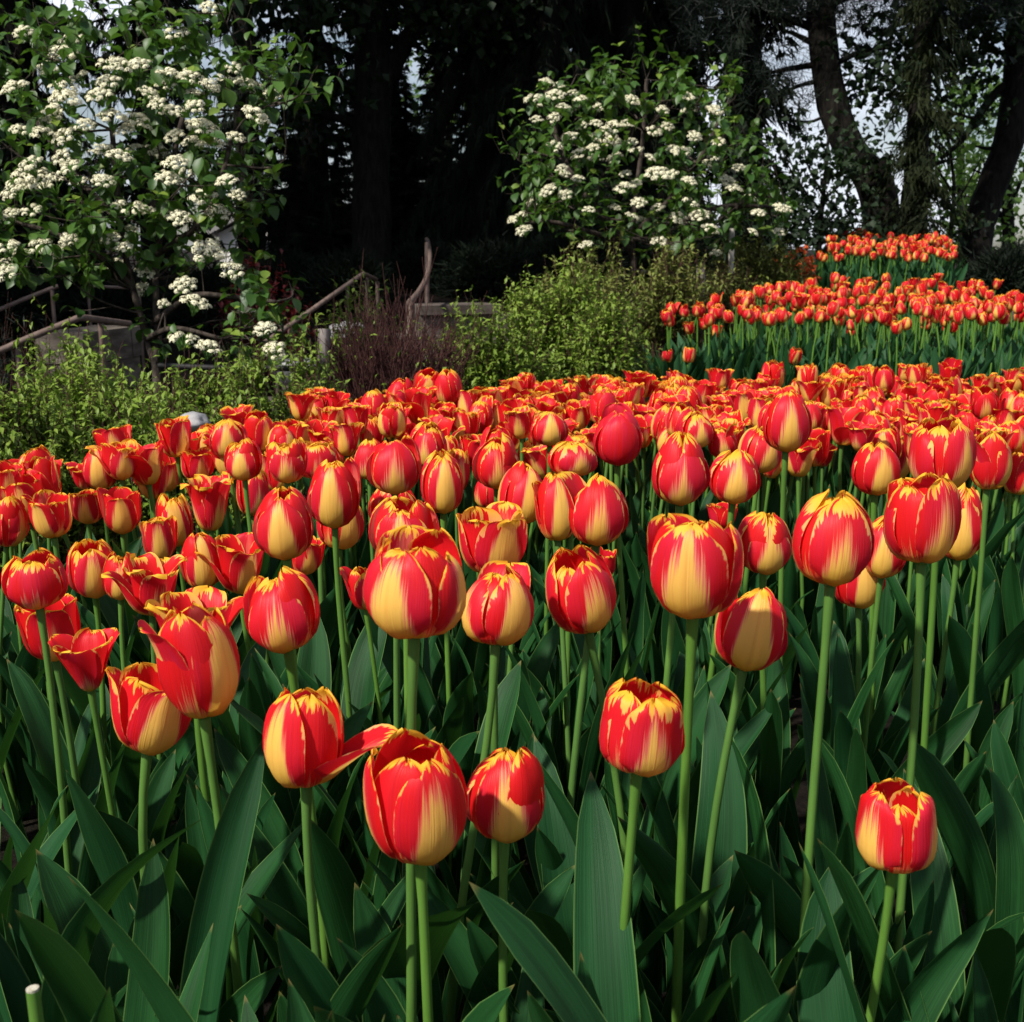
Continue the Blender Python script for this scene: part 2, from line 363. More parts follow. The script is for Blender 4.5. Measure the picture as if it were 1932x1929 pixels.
# ------------------------------------------------------------------ conifers
def needle_tri(n, rng):
    """n narrow blades in a spray along local +Y"""
def conifer_crown(seed, h, lmax, nb, z0=.5, droop=.35, tw_len=(.25, .6), blade=.035, dense=34, top=0.12, hang=.8, nblade=3, shape=1.0):
    rng = np.random.default_rng(seed)
    a = Acc(); tb = Acc()
    T0 = np.array([(-.5, 0, 0), (.5, 0, 0), (.32, .55, .0), (0, 1, 0)]) ; T0[:, 0] *= 1
    mats, trs, bs = [], [], []
    D, S_, Tn, Rl = [], [], [], []
    for b in range(nb):
        f = (b + rng.random()) / nb
        z = z0 + (h - z0) * f ** 1.25
        L = (lmax * (1 - ((z - z0) / (h - z0)) ** shape) + top) * rng.uniform(.55, 1.1)
        az = rng.uniform(0, 6.283)
        d = np.array((math.cos(az), math.sin(az), 0))
        t = np.linspace(0, 1, 7)
        rise = rng.uniform(-.05, .25)
        path = np.outer(t * L, d); path[:, 2] = z + L * (rise * t - droop * rng.uniform(.6, 1.4) * t ** 1.8)
        path[:, :2] += rng.normal(0, .03, (7, 2)) * t[:, None] * L
        add_tube(tb, path, np.linspace(.035, .006, 7) * (L / 2 + .3), 4, 0, False)
        m = max(int(dense * L), 8)
        tt = rng.uniform(.12, 1.02, m)
        pp = np.stack([np.interp(tt, t, path[:, c]) for c in range(3)], 1)
        sd = rng.choice([-1, 1], m)
        perp = np.array((-d[1], d[0], 0))
        dirs = perp * sd[:, None] * rng.uniform(.3, 1, m)[:, None] + d * rng.uniform(.2, .9, m)[:, None]
        dirs[:, 2] -= hang * rng.uniform(.2, 1.3, m)
        ln = rng.uniform(*tw_len, m) * (1.1 - .6 * tt)
        for k in range(nblade):
            dd = dirs + rng.normal(0, .28, dirs.shape)
            D.append(dd); Tn.append(pp + rng.normal(0, .03, pp.shape)); Rl.append(rng.uniform(0, 3.14, m))
            l2 = ln * rng.uniform(.6, 1.15, m)
            S_.append(np.stack([np.full(m, blade) * rng.uniform(.6, 1.5, m), l2, l2], 1))
    D = np.concatenate(D); Tn = np.concatenate(Tn); Rl = np.concatenate(Rl); S_ = np.concatenate(S_)
    a.many(T0, np.array([(0, 1, 2, 3)]), rmats(D, Rl, S_), Tn)
    return a, tb
def trunk_tube(path, radii, n=10, seed=0, segs=24):
    p = cr(path, segs); r = np.interp(np.linspace(0, 1, segs), np.linspace(0, 1, len(radii)), radii)
    rng = np.random.default_rng(seed)
    r = r * rng.uniform(.93, 1.07, segs)
    a = Acc(); add_tube(a, p, r, n, 0, False)
    return a
def tree_root(name, loc, label, group=None): return empty(name, loc, label, 'tree', group)

crA, brA = conifer_crown(21, 14.5, 2.7, 190, z0=.35, dense=34, blade=.05, nblade=4)
crB, brB = conifer_crown(22, 14.0, 2.3, 170, z0=.35, dense=36, blade=.045, nblade=4, droop=.5, hang=1.2)
def with_trunk(b, r0):
    add_tube(b, cr([(0, 0, -.4), (0.03, 0, 4), (0, .04, 9), (0, 0, 14)], 24), np.linspace(r0, .02, 24), 10, 0, False)
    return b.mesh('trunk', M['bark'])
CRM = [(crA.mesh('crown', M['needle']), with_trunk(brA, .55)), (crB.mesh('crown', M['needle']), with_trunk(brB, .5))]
def spruce(u, d, k, rot, s, label, rad=1.0, sz=1.0, name='spruce_tree', group='dark conifers behind the beds', xy=None):
    if xy is None:
        p = P(u, 465, d); x, y = p[0], p[1]
    else: x, y = xy
    r = tree_root(name, (x, y, ground(x, y)), label, group)
    t = link('trunk', CRM[k][1], r); c = link('crown', CRM[k][0], r)
    for o in (t, c): o.rotation_euler.z = rot
    r.scale = (s * rad / CRR[k], s * rad / CRR[k], s * sz)
    return r
CRR = (2.75, 2.35, 2.2)
crC, brC = conifer_crown(23, 14.0, 2.2, 95, z0=1.0, dense=30, blade=.04, nblade=3, droop=.22, hang=1.3, tw_len=(.2, .55))
CRM.append((crC.mesh('crown', M['needle']), with_trunk(brC, .4)))
spruce(915, 13.0, 0, .4, 1.0, "broad black-green conifer right of the stair rail's upright end", .85)
spruce(1030, 12.6, 1, 1.9, 1.0, "dense dark conifer between the big forked trunk and the right flowering tree", .85)
spruce(1180, 13.2, 0, 3.0, 1.0, "dense dark conifer directly behind the right flowering tree", 1.0)
spruce(970, 15.5, 0, 4.5, 1.05, "dark conifer of the second row filling the gap behind the middle", 1.15)
spruce(1115, 16.0, 1, 5.6, 1.05, "dark conifer of the second row behind the right flowering tree", 1.3)
spruce(1270, 16.5, 1, .9, 1.0, "drooping dark conifer beside the ivy-clad straight trunk", .75)
spruce(600, 14.5, 2, 2.6, .95, "layered dark conifer with sky showing between its boughs, left of the forked trunk", 1.1)
spruce(300, 15.5, 2, 1.2, .9, "dark conifer seen through the left flowering tree", 1.5)
spruce(60, 14.5, 1, 3.8, .9, "dark conifer behind the upper left corner blossoms", 1.5)
spruce(475, 18.0, 2, 5.1, 1.0, "far dark conifer behind the edge of the left flowering tree", 1.2)
spruce(770, 15.0, 0, 1.3, .165, "young dark conifer filling the gap right of the forked trunk", 5.4)
spruce(815, 16.5, 1, 3.3, .17, "young dark conifer between the forked trunk and the broad black-green conifer", 5.4)
spruce(640, 15.5, 1, 2.3, .135, "young dark conifer left of the forked trunk, half as tall as its neighbours", 6.5)
spruce(555, 13.5, 1, 4.3, .12, "small dark conifer under the layered one", 6)
spruce(690, 17.5, 0, 3.1, .27, "tall young dark conifer straight behind the forked trunk", 4.6)
spruce(750, 18.0, 1, 4.1, .25, "tall young dark conifer just right behind the forked trunk", 5.0)
spruce(580, 17.0, 0, .7, .23, "tall young dark conifer behind the layered one", 5.0)
spruce(830, 18.5, 0, 2.7, .27, "tall young dark conifer deep behind the upright rail end", 4.5)
# unseen conifers added beyond the left edge to shade the wood
for (x, y, k, rr, s, lb) in ((-6.2, 5.3, 0, .5, 1.15, "tall dark conifer added unseen for shade, lowest on the left slope"), (-6.4, 7.2, 1, 3.0, 1.2, "tall dark conifer added unseen for shade, next above the lowest one"), (-6.0, 9.6, 0, 2.2, 1.15, "tall dark conifer added unseen for shade, midway up the left slope"), (-8.2, 6.2, 0, 4.0, 1.25, "outermost tall conifer added unseen for shade, level with the handrails"), (-8.0, 9.0, 1, 1.0, 1.3, "tall outer conifer added unseen for shade, midway up the left slope"), (-6.9, 12.0, 0, 2.0, 1.2, "tall conifer added unseen for shade, highest on the left slope")):
    spruce(0, 0, k, rr, s, lb, 1.9, xy=(x, y), group='unseen conifers added for shade on the left slope')

def leaf_template(ns=3, nt_=5, wid=.5, fold=.25, droop=.25, point=1.0):
    t = np.linspace(0, 1, nt_); s = np.linspace(-1, 1, ns)
    S, T = np.meshgrid(s, t)
    w_ = wid * .5 * np.sin(math.pi * np.clip(T, 0, 1) ** .8) ** .8
    w_[0] = .02; w_[-1] = 0.0
    X_ = S * w_; Y_ = T - droop * .3 * T ** 2; Z_ = np.abs(S) * w_ * fold - droop * T ** 2
    return np.stack([X_, Y_, Z_], 2).reshape(-1, 3), grid_faces(ns, nt_)
LF_V = leaf_template(3, 5, .62, .35, .25)
LF_S = leaf_template(3, 3, .42, .35, .3)
LF_M = leaf_template(3, 3, .85, .3, .3)
def leaf_cloud(acc, centers, rad, n_each, size, rng, tmpl, droop=.4, var=.15):
    k = len(centers)
    c = np.repeat(centers, n_each, axis=0)
    p = c + rng.normal(0, 1, c.shape) * rad * np.array((1, 1, .7))
    d = rng.normal(0, 1, c.shape); d[:, 2] -= droop
    B = np.stack([0 * p[:, 0], 0 * p[:, 0], (rng.random(len(p)) < var) * rng.uniform(.3, 1, len(p))], 1)
    acc.many(tmpl[0], tmpl[1], rmats(d, rng.uniform(-1, 1, len(p)), size * rng.uniform(.6, 1.25, len(p))), p, None, B)
def limb(acc, pts_, r0, r1, n=6, segs=10):
    p = cr(pts_, segs); add_tube(acc, p, np.linspace(r0, r1, segs), n, 0, False); return p

# forked moss-grown trunk left of centre
def Pu(l, d): return [P(u, v, d + (dd[0] if dd else 0)) for (u, v, *dd) in l]
def broadleaf(name, label, d, trunk_px, r_trunk, limbs_px, leaf_px, n_each, size, mat, rad, seed, group=None, tm=None, cat='tree', var=.0, bark='bark', extra_up=True):
    rng = np.random.default_rng(seed)
    base = np.array(trunk_px and Pu(trunk_px, d)[0])
    r = empty(name, base, label, cat, group)
    a = Acc()
    tp = np.array(Pu(trunk_px, d)); add_tube(a, cr(tp - base, 26), np.interp(np.linspace(0, 1, 26), np.linspace(0, 1, len(r_trunk)), r_trunk) * rng.uniform(.94, 1.06, 26), 10, 0, False)
    for px_, r0, r1 in limbs_px: limb(a, np.array(Pu(px_, d)) - base, r0, r1)
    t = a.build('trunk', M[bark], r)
    if leaf_px:
        a = Acc()
        C_ = np.array([P(u, v, d + rng.uniform(-1, 1) * (dd[0] if dd else .8)) - base for (u, v, *dd) in leaf_px])
        leaf_cloud(a, C_, rad, n_each, size, rng, tm or LF_M, var=var)
        a.build('crown', M[mat], r)
    return r, base
def cloud_px(rng, u0, u1, v0, v1, n, dd=.9): return [(rng.uniform(u0, u1), rng.uniform(v0, v1), dd) for _ in range(n)]
q = np.random.default_rng(31)
broadleaf('maple_tree', "massive moss-grown trunk forking into two limbs above the stair rail", 12.2,
  [(700, 620), (702, 450), (700, 300), (704, 180), (703, 60), (690, -60), (670, -300)], [.24, .205, .19, .19, .18, .15, .1],
  [([(712, 170), (745, 120), (775, 60), (800, -20), (830, -140)], .11, .05), ([(700, 260), (660, 230), (600, 215), (540, 195)], .06, .02), ([(700, 200), (640, 150), (600, 60), (560, -40)], .07, .03),
   ([(690, -60), (600, -120), (520, -160)], .07, .03), ([(800, -20), (900, -60), (1000, -90)], .05, .02)],
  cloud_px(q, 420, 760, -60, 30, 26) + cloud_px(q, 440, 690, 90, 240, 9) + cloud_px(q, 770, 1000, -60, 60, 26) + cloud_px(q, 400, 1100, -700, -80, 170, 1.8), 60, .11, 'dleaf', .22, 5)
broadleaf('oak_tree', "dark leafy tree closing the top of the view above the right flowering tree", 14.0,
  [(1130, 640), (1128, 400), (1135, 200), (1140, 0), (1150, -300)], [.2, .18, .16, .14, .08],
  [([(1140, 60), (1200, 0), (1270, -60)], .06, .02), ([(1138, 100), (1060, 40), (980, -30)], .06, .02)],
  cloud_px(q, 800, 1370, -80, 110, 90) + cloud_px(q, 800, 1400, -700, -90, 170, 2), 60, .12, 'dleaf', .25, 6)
# straight ivy-clad trunk
r_, b_ = broadleaf('hemlock_tree', "straight dark trunk wrapped in hanging evergreen shoots, right of the right flowering tree", 12.5,
  [(1398, 640), (1398, 420), (1402, 300), (1402, 150), (1398, 0), (1395, -300)], [.2, .2, .2, .19, .18, .12], [], None, 0, 0, None, 0, 7)
cc, bb = conifer_crown(41, 9.0, .30, 150, z0=.2, droop=.9, blade=.03, dense=60, hang=1.4, tw_len=(.12, .32), top=.25, nblade=4, shape=3)
cc.build('crown', M['needle'], r_).location = (0, 0, .2)
# leaning pine with airy boughs
r_, b_ = broadleaf('pine_tree', "leaning dark pine trunk curving up from beside the hilltop tulips", 12.0,
  [(1668, 560), (1664, 440), (1655, 360), (1630, 318), (1600, 275), (1572, 200), (1556, 110), (1548, 0), (1546, -150), (1545, -500)], [.17, .165, .185, .16, .155, .15, .14, .13, .11, .05],
  [([(1552, 60), (1500, 40), (1440, 20), (1360, 10)], .05, .02), ([(1550, 90), (1520, 75), (1490, 60)], .04, .02), ([(1556, 120), (1490, 130), (1420, 145)], .04, .012), ([(1560, 150), (1500, 165), (1450, 195)], .03, .01),
   ([(1548, 10), (1620, -10), (1720, -30)], .05, .02), ([(1560, 130), (1620, 100), (1680, 90)], .04, .015), ([(1640, 320), (1660, 318), (1672, 322)], .12, .09), ([(1575, 205), (1530, 230), (1470, 222)], .02, .008)],
  None, 0, 0, None, 0, 8)
def pine_tufts(px_list, d, base, rng, n=26, L=.16, bl=.008):
    a = Acc(); D, T, S_ = [], [], []
    for (u, v, *dd) in px_list:
        c = P(u, v, d + rng.uniform(-.8, .8)) - base
        dd_ = rng.normal(0, 1, (n, 3)); dd_[:, 2] += .2
        D.append(dd_); T.append(c + rng.normal(0, .05, (n, 3))); S_.append(np.stack([np.full(n, bl), rng.uniform(.6, 1.2, n) * L, np.full(n, L)], 1))
    D = np.concatenate(D); T = np.concatenate(T); S_ = np.concatenate(S_)
    a.many(np.array([(-.5, 0, 0), (.5, 0, 0), (.3, .6, 0), (0, 1, 0)]), np.array([(0, 1, 2, 3)]), rmats(D, rng.uniform(0, 3, len(D)), S_), T)
    return a
pr_ = cloud_px(q, 1270, 1540, -40, 22, 130) + cloud_px(q, 1560, 1940, -40, 50, 170) + cloud_px(q, 1290, 1390, 20, 110, 26) + [(u + q.normal(0, 14), v + q.normal(0, 14)) for u, v in
   [(1420, 148), (1440, 140), (1470, 135), (1500, 130), (1450, 192), (1480, 172), (1500, 168), (1470, 222), (1500, 226), (1530, 170), (1480, 60), (1500, 90), (1440, 90), (1530, 110), (1590, 110), (1620, 100), (1650, 96), (1680, 90), (1510, 200), (1425, 120), (1440, 160)] for _ in range(2)] + cloud_px(q, 1200, 1950, -700, -50, 500)
pine_tufts(pr_, 12.0, b_, q, 40, .17, .0065).build('crown', M['pine'], r_)
# weeping conifer
r_, b_ = broadleaf('weeping_cedar', "drooping olive-green conifer right of the leaning pine trunk", 11.6,
  [(1722, 600), (1722, 430), (1730, 300), (1735, 200), (1740, 100), (1745, -60)], [.13, .12, .11, .1, .09, .05],
  [([(1725, 340), (1765, 310), (1805, 300)], .03, .01), ([(1732, 400), (1745, 380), (1752, 330), (1760, 290)], .05, .03), ([(1735, 240), (1790, 215), (1840, 225)], .03, .01)], None, 0, 0, None, 0, 9)
cc, bb = conifer_crown(44, 4.6, .34, 100, z0=.25, droop=.8, blade=.017, dense=70, hang=1.9, tw_len=(.10, .28), top=.15, nblade=3, shape=1.3)
cc.build('crown', M['needle2'], r_)
# right curving tree
broadleaf('locust_tree', "dark trunk curving along the right edge with a long side limb", 12.4,
  [(1835, 600), (1842, 470), (1855, 400), (1880, 330), (1905, 260), (1915, 180), (1925, 60), (1940, -100), (1945, -400)], [.15, .15, .15, .14, .15, .13, .13, .12, .06],
  [([(1880, 330), (1860, 330), (1835, 320)], .02, .008), ([(1915, 150), (1880, 175), (1845, 220), (1815, 265), (1775, 300)], .055, .02), ([(1905, 260), (1870, 280), (1840, 276)], .03, .01), ([(1930, 30), (1860, -20), (1780, -40)], .06, .02)],
  cloud_px(q, 1700, 1950, -60, 110, 30) + cloud_px(q, 1600, 1760, 60, 170, 12) + cloud_px(q, 1500, 1980, -700, -60, 160, 2), 60, .10, 'dleaf', .22, 10)
# understorey lattice of dark leaves
broadleaf('young_maple_tree', "thin dark sapling with a lattice of leaves against the sky left of the leaning pine", 11.2,
  [(1548, 560), (1545, 460), (1552, 380), (1560, 300), (1565, 220)], [.03, .028, .022, .015, .008],
  [([(1550, 400), (1510, 350), (1480, 300)], .014, .005), ([(1552, 380), (1600, 330), (1640, 250)], .014, .005), ([(1548, 430), (1500, 410), (1470, 400)], .012, .004), ([(1553, 370), (1520, 300), (1525, 250)], .012, .004)],
  cloud_px(q, 1465, 1610, 265, 440, 62, .5) + cloud_px(q, 1570, 1700, 110, 420, 40, .5) + cloud_px(q, 1460, 1660, 410, 470, 60, .5), 11, .075, 'dleaf', .11, 11)
broadleaf('young_maple_tree', "dark leafy sapling between the weeping conifer and the long side limb", 12.0,
  [(1790, 580), (1792, 460), (1800, 360), (1790, 260)], [.03, .025, .018, .01], [([(1795, 400), (1830, 340), (1850, 300)], .012, .005), ([(1795, 360), (1760, 300), (1750, 240)], .012, .005)],
  cloud_px(q, 1750, 1870, 80, 250, 34, .5) + cloud_px(q, 1770, 1850, 400, 470, 10, .5), 12, .075, 'dleaf', .11, 12)
# sunlit trees over the crest
for nm, lb, d, cx, boxes, sd in (
  ('ash_tree', "fresh green sunlit tree beyond the curving trunk on the right edge", 19.0, 1900, [(1790, 1960, 130, 470, 75)], 13),
  ('ash_tree', "fresh green tree seen between the weeping conifer and the curving trunk", 21.0, 1815, [(1755, 1850, 220, 450, 18)], 14),
  ('ash_tree', "small fresh green tree glimpsed in a gap right of the stair rail's upright end", 21.0, 850, [(820, 880, 400, 500, 20)], 15),
  ('ash_tree', "fresh green foliage glimpsed high up beside the forked trunk", 20.0, 850, [(790, 960, 40, 230, 40)], 16)):
    cl = sum((cloud_px(q, *b[:4], b[4], 1.2) for b in boxes), [])
    broadleaf(nm, lb, d, [(cx, 640), (cx + 4, 480), (cx - 3, 300), (cx + 3, 150)], [.12, .1, .07, .03], [([(cx, 400), (cx + 30, 330), (cx + 40, 260)], .04, .01), ([(cx, 430), (cx - 30, 370), (cx - 45, 300)], .04, .01)], cl, 26, .12, 'bleaf', .26, sd, group=None)
# dark yews along the foot of the wood
for i, (u, v0, wd, d, lb) in enumerate(((560, 520, 150, 11.5, "low black yew under the layered conifer"), (660, 520, 130, 11.0, "low black yew behind the sloping stair rail"), (930, 500, 170, 11.3, "low black yew behind the stone wall's top"), (1080, 470, 160, 11.5, "low black yew left of the right flowering tree's foot"),
      (400, 540, 180, 10.5, "low black yew behind the left flowering tree"), (180, 520, 200, 10.5, "low black yew above the stone steps"), (1290, 440, 170, 12, "low dark yew behind the olive shrubs"), (1420, 430, 100, 12, "low dark yew at the foot of the ivy-clad trunk"), (1890, 510, 110, 10.8, "black yew mound right of the hilltop tulips"), (800, 500, 120, 12.2, "low black yew behind the rail's upright end"), (20, 540, 160, 10.0, "low black yew at the left edge above the handrails"))):
    rng = np.random.default_rng(600 + i)
    p = P(u, 600, d); z = ground(p[0], p[1])
    r = empty('yew_bush', (p[0], p[1], z), lb, 'bush', 'yews along the foot of the wood')
    zt = P(u, v0 - 30, d)[2] - z
    rx = wd / FPX * d * .62
    n = 2600
    dirs = rng.normal(0, 1, (n, 3)); dirs /= np.linalg.norm(dirs, axis=1)[:, None]; dirs[:, 2] = np.abs(dirs[:, 2])
    rad = rng.uniform(.35, 1, n) ** .5
    pp = dirs * rad[:, None] * np.array((rx, rx * .8, zt)) * rng.uniform(.8, 1.1, n)[:, None]
    a = Acc(); k = 4
    D = np.repeat(dirs, k, 0) + rng.normal(0, .5, (n * k, 3)); Tn = np.repeat(pp, k, 0) + rng.normal(0, .04, (n * k, 3))
    S_ = np.stack([rng.uniform(.010, .022, n * k), rng.uniform(.05, .13, n * k), np.ones(n * k)], 1)
    a.many(np.array([(-.5, 0, 0), (.5, 0, 0), (.3, .6, 0), (0, 1, 0)]), np.array([(0, 1, 2, 3)]), rmats(D, rng.uniform(0, 3, n * k), S_), Tn)
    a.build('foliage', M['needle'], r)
    a = Acc()
    for j in range(6):
        th = j * 1.05; add_tube(a, [(0, 0, -.05), (.3 * rx * math.cos(th), .3 * rx * math.sin(th), zt * .4), (.6 * rx * math.cos(th), .5 * rx * math.sin(th), zt * .75)], [.03, .02, .008], 5, 0, False)
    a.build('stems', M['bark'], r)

# ------------------------------------------------------------------ flowering viburnum trees
def umbel_mesh(seed):
    rng = np.random.default_rng(seed); a = Acc()
    # five-lobed floret
    k = 5; V = [(0, 0, .12)]
    for i in range(k):
        th = i * 2 * math.pi / k
        V.append((math.cos(th), math.sin(th), .1)); V.append((.62 * math.cos(th + math.pi / k), .62 * math.sin(th + math.pi / k), -.15))
    F = [(0, 1 + i, 1 + (i + 1) % (2 * k)) for i in range(2 * k)]
    V = np.array(V); F = np.array(F)
    subs = [(0, 0)] + [(.52 * math.cos(t), .52 * math.sin(t)) for t in np.arange(5) * 1.2566 + rng.uniform(0, 1)] + [(.86 * math.cos(t), .86 * math.sin(t)) for t in np.arange(7) * .8976 + rng.uniform(0, 1)]
    D, T, S_ = [], [], []
    for sx, sy in subs:
        sx += rng.normal(0, .05); sy += rng.normal(0, .05)
        r = math.hypot(sx, sy)
        if rng.random() < .08: continue
        cz = .55 * (1 - r * r) + rng.normal(0, .05)
        rs = rng.uniform(.27, .36)
        for j in range(36):
            d = rng.normal(0, 1, 3); d[2] = abs(d[2]) * 1.1 + .1; d /= np.linalg.norm(d)
            T.append((sx + d[0] * rs, sy + d[1] * rs, cz + d[2] * rs * .75)); D.append((d[0] + sx * .4, d[1] + sy * .4, d[2])); S_.append(rng.uniform(.06, .095))
    D = np.array(D); T = np.array(T); S_ = np.array(S_)
    M_ = np.stack([np.array(rot_to(D[i], rng.uniform(0, 6)).to_matrix()) * S_[i] for i in range(len(D))])
    a.many(V, F, M_, T)
    st = Acc()
    for sx, sy in subs: add_tube(st, [(0, 0, -.75), (sx * .4, sy * .4, -.2), (sx, sy, .42 * (1 - sx * sx - sy * sy) + .05)], [.05, .035, .02], 4, 1, False)
    a.V += st.V; a.F4 += [f + a.n for f in st.F4]; a.M4 += st.M4; a.A += st.A; a.B += st.B; a.n += st.n
    return a.mesh('flower_cluster', [M['umbel'], M['stem']])
UMB = [umbel_mesh(s_) for s_ in (1, 2, 3, 4, 5)]

def viburnum(label, d, trunk, blobs, clusters, seed, nshoot, leaf, usize, thick, depth_r):
    rng = np.random.default_rng(seed)
    base = P(*trunk[0][0], d); gz = ground(base[0], base[1]); base[2] = min(base[2], gz) - .02
    r = empty('viburnum_tree', base, label, 'tree', 'flowering viburnum trees')
    a = Acc()
    anch = []
    for k, br in enumerate(trunk):
        pts_ = [P(u, v, d + (dd[0] if dd else 0)) - base for (u, v, *dd) in br]
        if k == 0: pts_[0] = np.array((0, 0, 0.0))
        rr = thick * (1 if k < 2 else .8)
        p = limb(a, pts_, rr, rr * .55, 8, 12); anch += list(p[4:])
    ends = []
    for (u, v, ru, rv) in blobs:
        for _ in range(5):
            th = rng.uniform(0, 6.28); q_ = rng.uniform(.2, .8) ** .5
            c = P(u + ru * q_ * math.cos(th), v + rv * q_ * math.sin(th), d + rng.uniform(-1, 1) * depth_r * .7) - base
            A_ = np.array(anch); cost = np.linalg.norm(A_ - c, axis=1) + 2.0 * np.maximum(A_[:, 2] - c[2] + .12, 0)
            s0 = A_[np.argmin(cost)]
            mid = (s0 + c) / 2 + rng.normal(0, .04, 3) - np.array((0, 0, .02))
            p = limb(a, [s0, mid, c], thick * .3, thick * .12, 5, 8); ends += list(p[2:])
    A_ = np.array(ends + anch)
    L = Acc(); D, T, S_, Bv, Rl = [], [], [], [], []
    wts = np.array([b[2] * b[3] for b in blobs], float); wts /= wts.sum()
    for i in range(nshoot):
        b = blobs[rng.choice(len(blobs), p=wts)]
        th = rng.uniform(0, 6.28); q_ = rng.uniform(.05, 1.05) ** .55 * (rng.uniform(1.05, 1.4) if rng.random() < .13 else 1)
        e = P(b[0] + b[2] * q_ * math.cos(th), b[1] + b[3] * q_ * math.sin(th), d + rng.uniform(-1, 1) * depth_r * math.sqrt(max(1 - q_ * q_ * .9, .06))) - base
        s0 = A_[np.argmin(np.linalg.norm(A_ - e, axis=1) + 1.2 * np.maximum(A_[:, 2] - e[2], 0))]
        v_ = e - s0; ln = np.linalg.norm(v_)
        mid = (s0 + e) / 2 + np.array((0, 0, -.03 * ln))
        tipd = np.array((v_[0] * .4, v_[1] * .4, abs(ln) * .6 + .03))
        add_tube(a, cr([s0, mid, e], 5), np.linspace(thick * .13, thick * .06, 5), 4, 0, False)
        e2 = e + tipd / np.linalg.norm(tipd) * rng.uniform(.03, .12)
        add_tube(a, [e, e2], [thick * .06, thick * .04], 4, 0, False)
        npair = rng.integers(2, 5)
        th0 = rng.uniform(0, 6.28); young = rng.random() < .4
        for k in range(npair):
            f = k / max(npair - 1, 1)
            pos = e2 * f + (e * .65 + s0 * .35) * (1 - f)
            for sg in (0, math.pi):
                aa = th0 + k * 1.57 + sg
                up = rng.uniform(-1.6, .0) + 1.3 * f * (1 if young else .5)
                D.append((math.cos(aa), math.sin(aa), up)); T.append(pos); S_.append(leaf * rng.uniform(.65, 1.15) * (1 - .25 * f)); Rl.append(rng.normal(0, .35))
                Bv.append((0, 0, (rng.uniform(.5, 1) if young and f > .6 else rng.uniform(0, .18))))
    L.many(LF_V[0], LF_V[1], rmats(np.array(D), np.array(Rl), np.array(S_)), np.array(T), None, np.array(Bv))
    a.build('trunk', M['bark2'], r)
    L.build('crown', M['vleaf'], r)
    for i, (u, v, wpx) in enumerate(clusters):
        dd = d - depth_r * rng.uniform(.25, .9) if rng.random() < .82 else d + rng.uniform(0, .4) * depth_r
        o = link('flower_cluster', UMB[int(rng.integers(5))], r)
        s_ = wpx / FPX * d * .5 * rng.uniform(.84, 1.0)
        o.location = P(u, v, dd) - base
        ax = np.array((rng.normal(0, .22) + (u - blobs[0][0]) * .0009, -.55 + rng.normal(0, .25), 1.0))
        o.rotation_mode = 'QUATERNION'; o.rotation_quaternion = rot_to(ax, rng.uniform(0, 6.28))
        o.scale = (s_, s_, s_ * 1.0)
    return r
LC = [(45,65,44),(118,110,60),(30,172,50),(398,20,46),(333,68,48),(92,135,46),(135,80,44),(122,172,48),(126,196,54),(205,160,52),(188,185,50),(225,128,44),(262,128,44),(205,122,40),(100,220,44),(40,250,42),
 (80,255,40),(125,262,50),(213,228,54),(240,250,44),(262,232,50),(160,240,38),(320,148,46),(310,165,40),(360,150,42),(395,165,40),(460,160,46),(485,170,40),(515,182,38),(490,212,56),(480,222,50),(365,180,30),(370,205,40),(325,215,46),(380,245,54),
 (445,262,32),(365,275,44),(405,275,40),(60,318,48),(50,345,60),(75,348,60),(100,352,56),(30,365,50),(130,322,44),(195,290,46),(225,300,44),(298,290,46),(332,312,46),(318,342,50),(245,398,60),(275,402,44),(310,405,44),(340,415,40),(428,346,40),(448,370,30),(385,378,48),(412,405,46),
 (245,440,40),(195,345,42),(150,345,40),(120,300,38),(330,260,38),(350,330,40),(395,480,62),(435,515,46),(220,505,50),(272,520,40),(348,542,46),(268,550,40),(368,577,58),(465,592,40),(345,645,50),(393,662,48),(500,625,40),(520,665,46),(545,680,36),(310,575,26),(15,470,46),(35,485,52),(22,500,46),(105,478,40),(75,470,44),(10,520,40),(130,455,36),(210,455,40),
 (235,470,36),(180,410,40),(20,410,42),(60,400,40),(150,150,40),(280,180,40),(300,200,36),(255,285,36),(420,150,34),(440,130,30)]
viburnum("flowering tree on the left with many cream umbels and a slanting dark trunk", 4.8,
  [[(318, 800), (302, 740), (290, 680), (275, 630), (258, 570), (240, 500), (225, 400), (215, 280), (200, 150)],
   [(300, 800), (296, 720), (293, 680), (300, 640), (292, 560), (300, 460, .1), (320, 330, .15), (350, 200, .2), (380, 90, .2)],
   [(250, 540), (180, 480, -.1), (100, 440, -.2), (30, 420, -.2)], [(228, 420), (150, 340, .2), (90, 260, .2), (40, 190, .25)], [(296, 480), (380, 420, -.2), (420, 330, -.1), (450, 230, 0), (530, 160, .05)], [(288, 610), (360, 560, -.2), (430, 560, -.2), (520, 570, -.2)], [(275, 640), (330, 620, -.2), (420, 640, -.2)]],
  [(210, 260, 250, 250), (60, 300, 150, 230), (390, 210, 170, 150), (400, 70, 90, 80), (200, 60, 160, 90), (320, 420, 160, 130), (100, 450, 160, 80), (500, 560, 90, 60), (400, 630, 130, 50), (560, 150, 70, 50), (480, 640, 90, 60), (470,370,60,60), (30, 80, 90, 110)],
  LC, 51, 430, .076, .105, .017, .55)
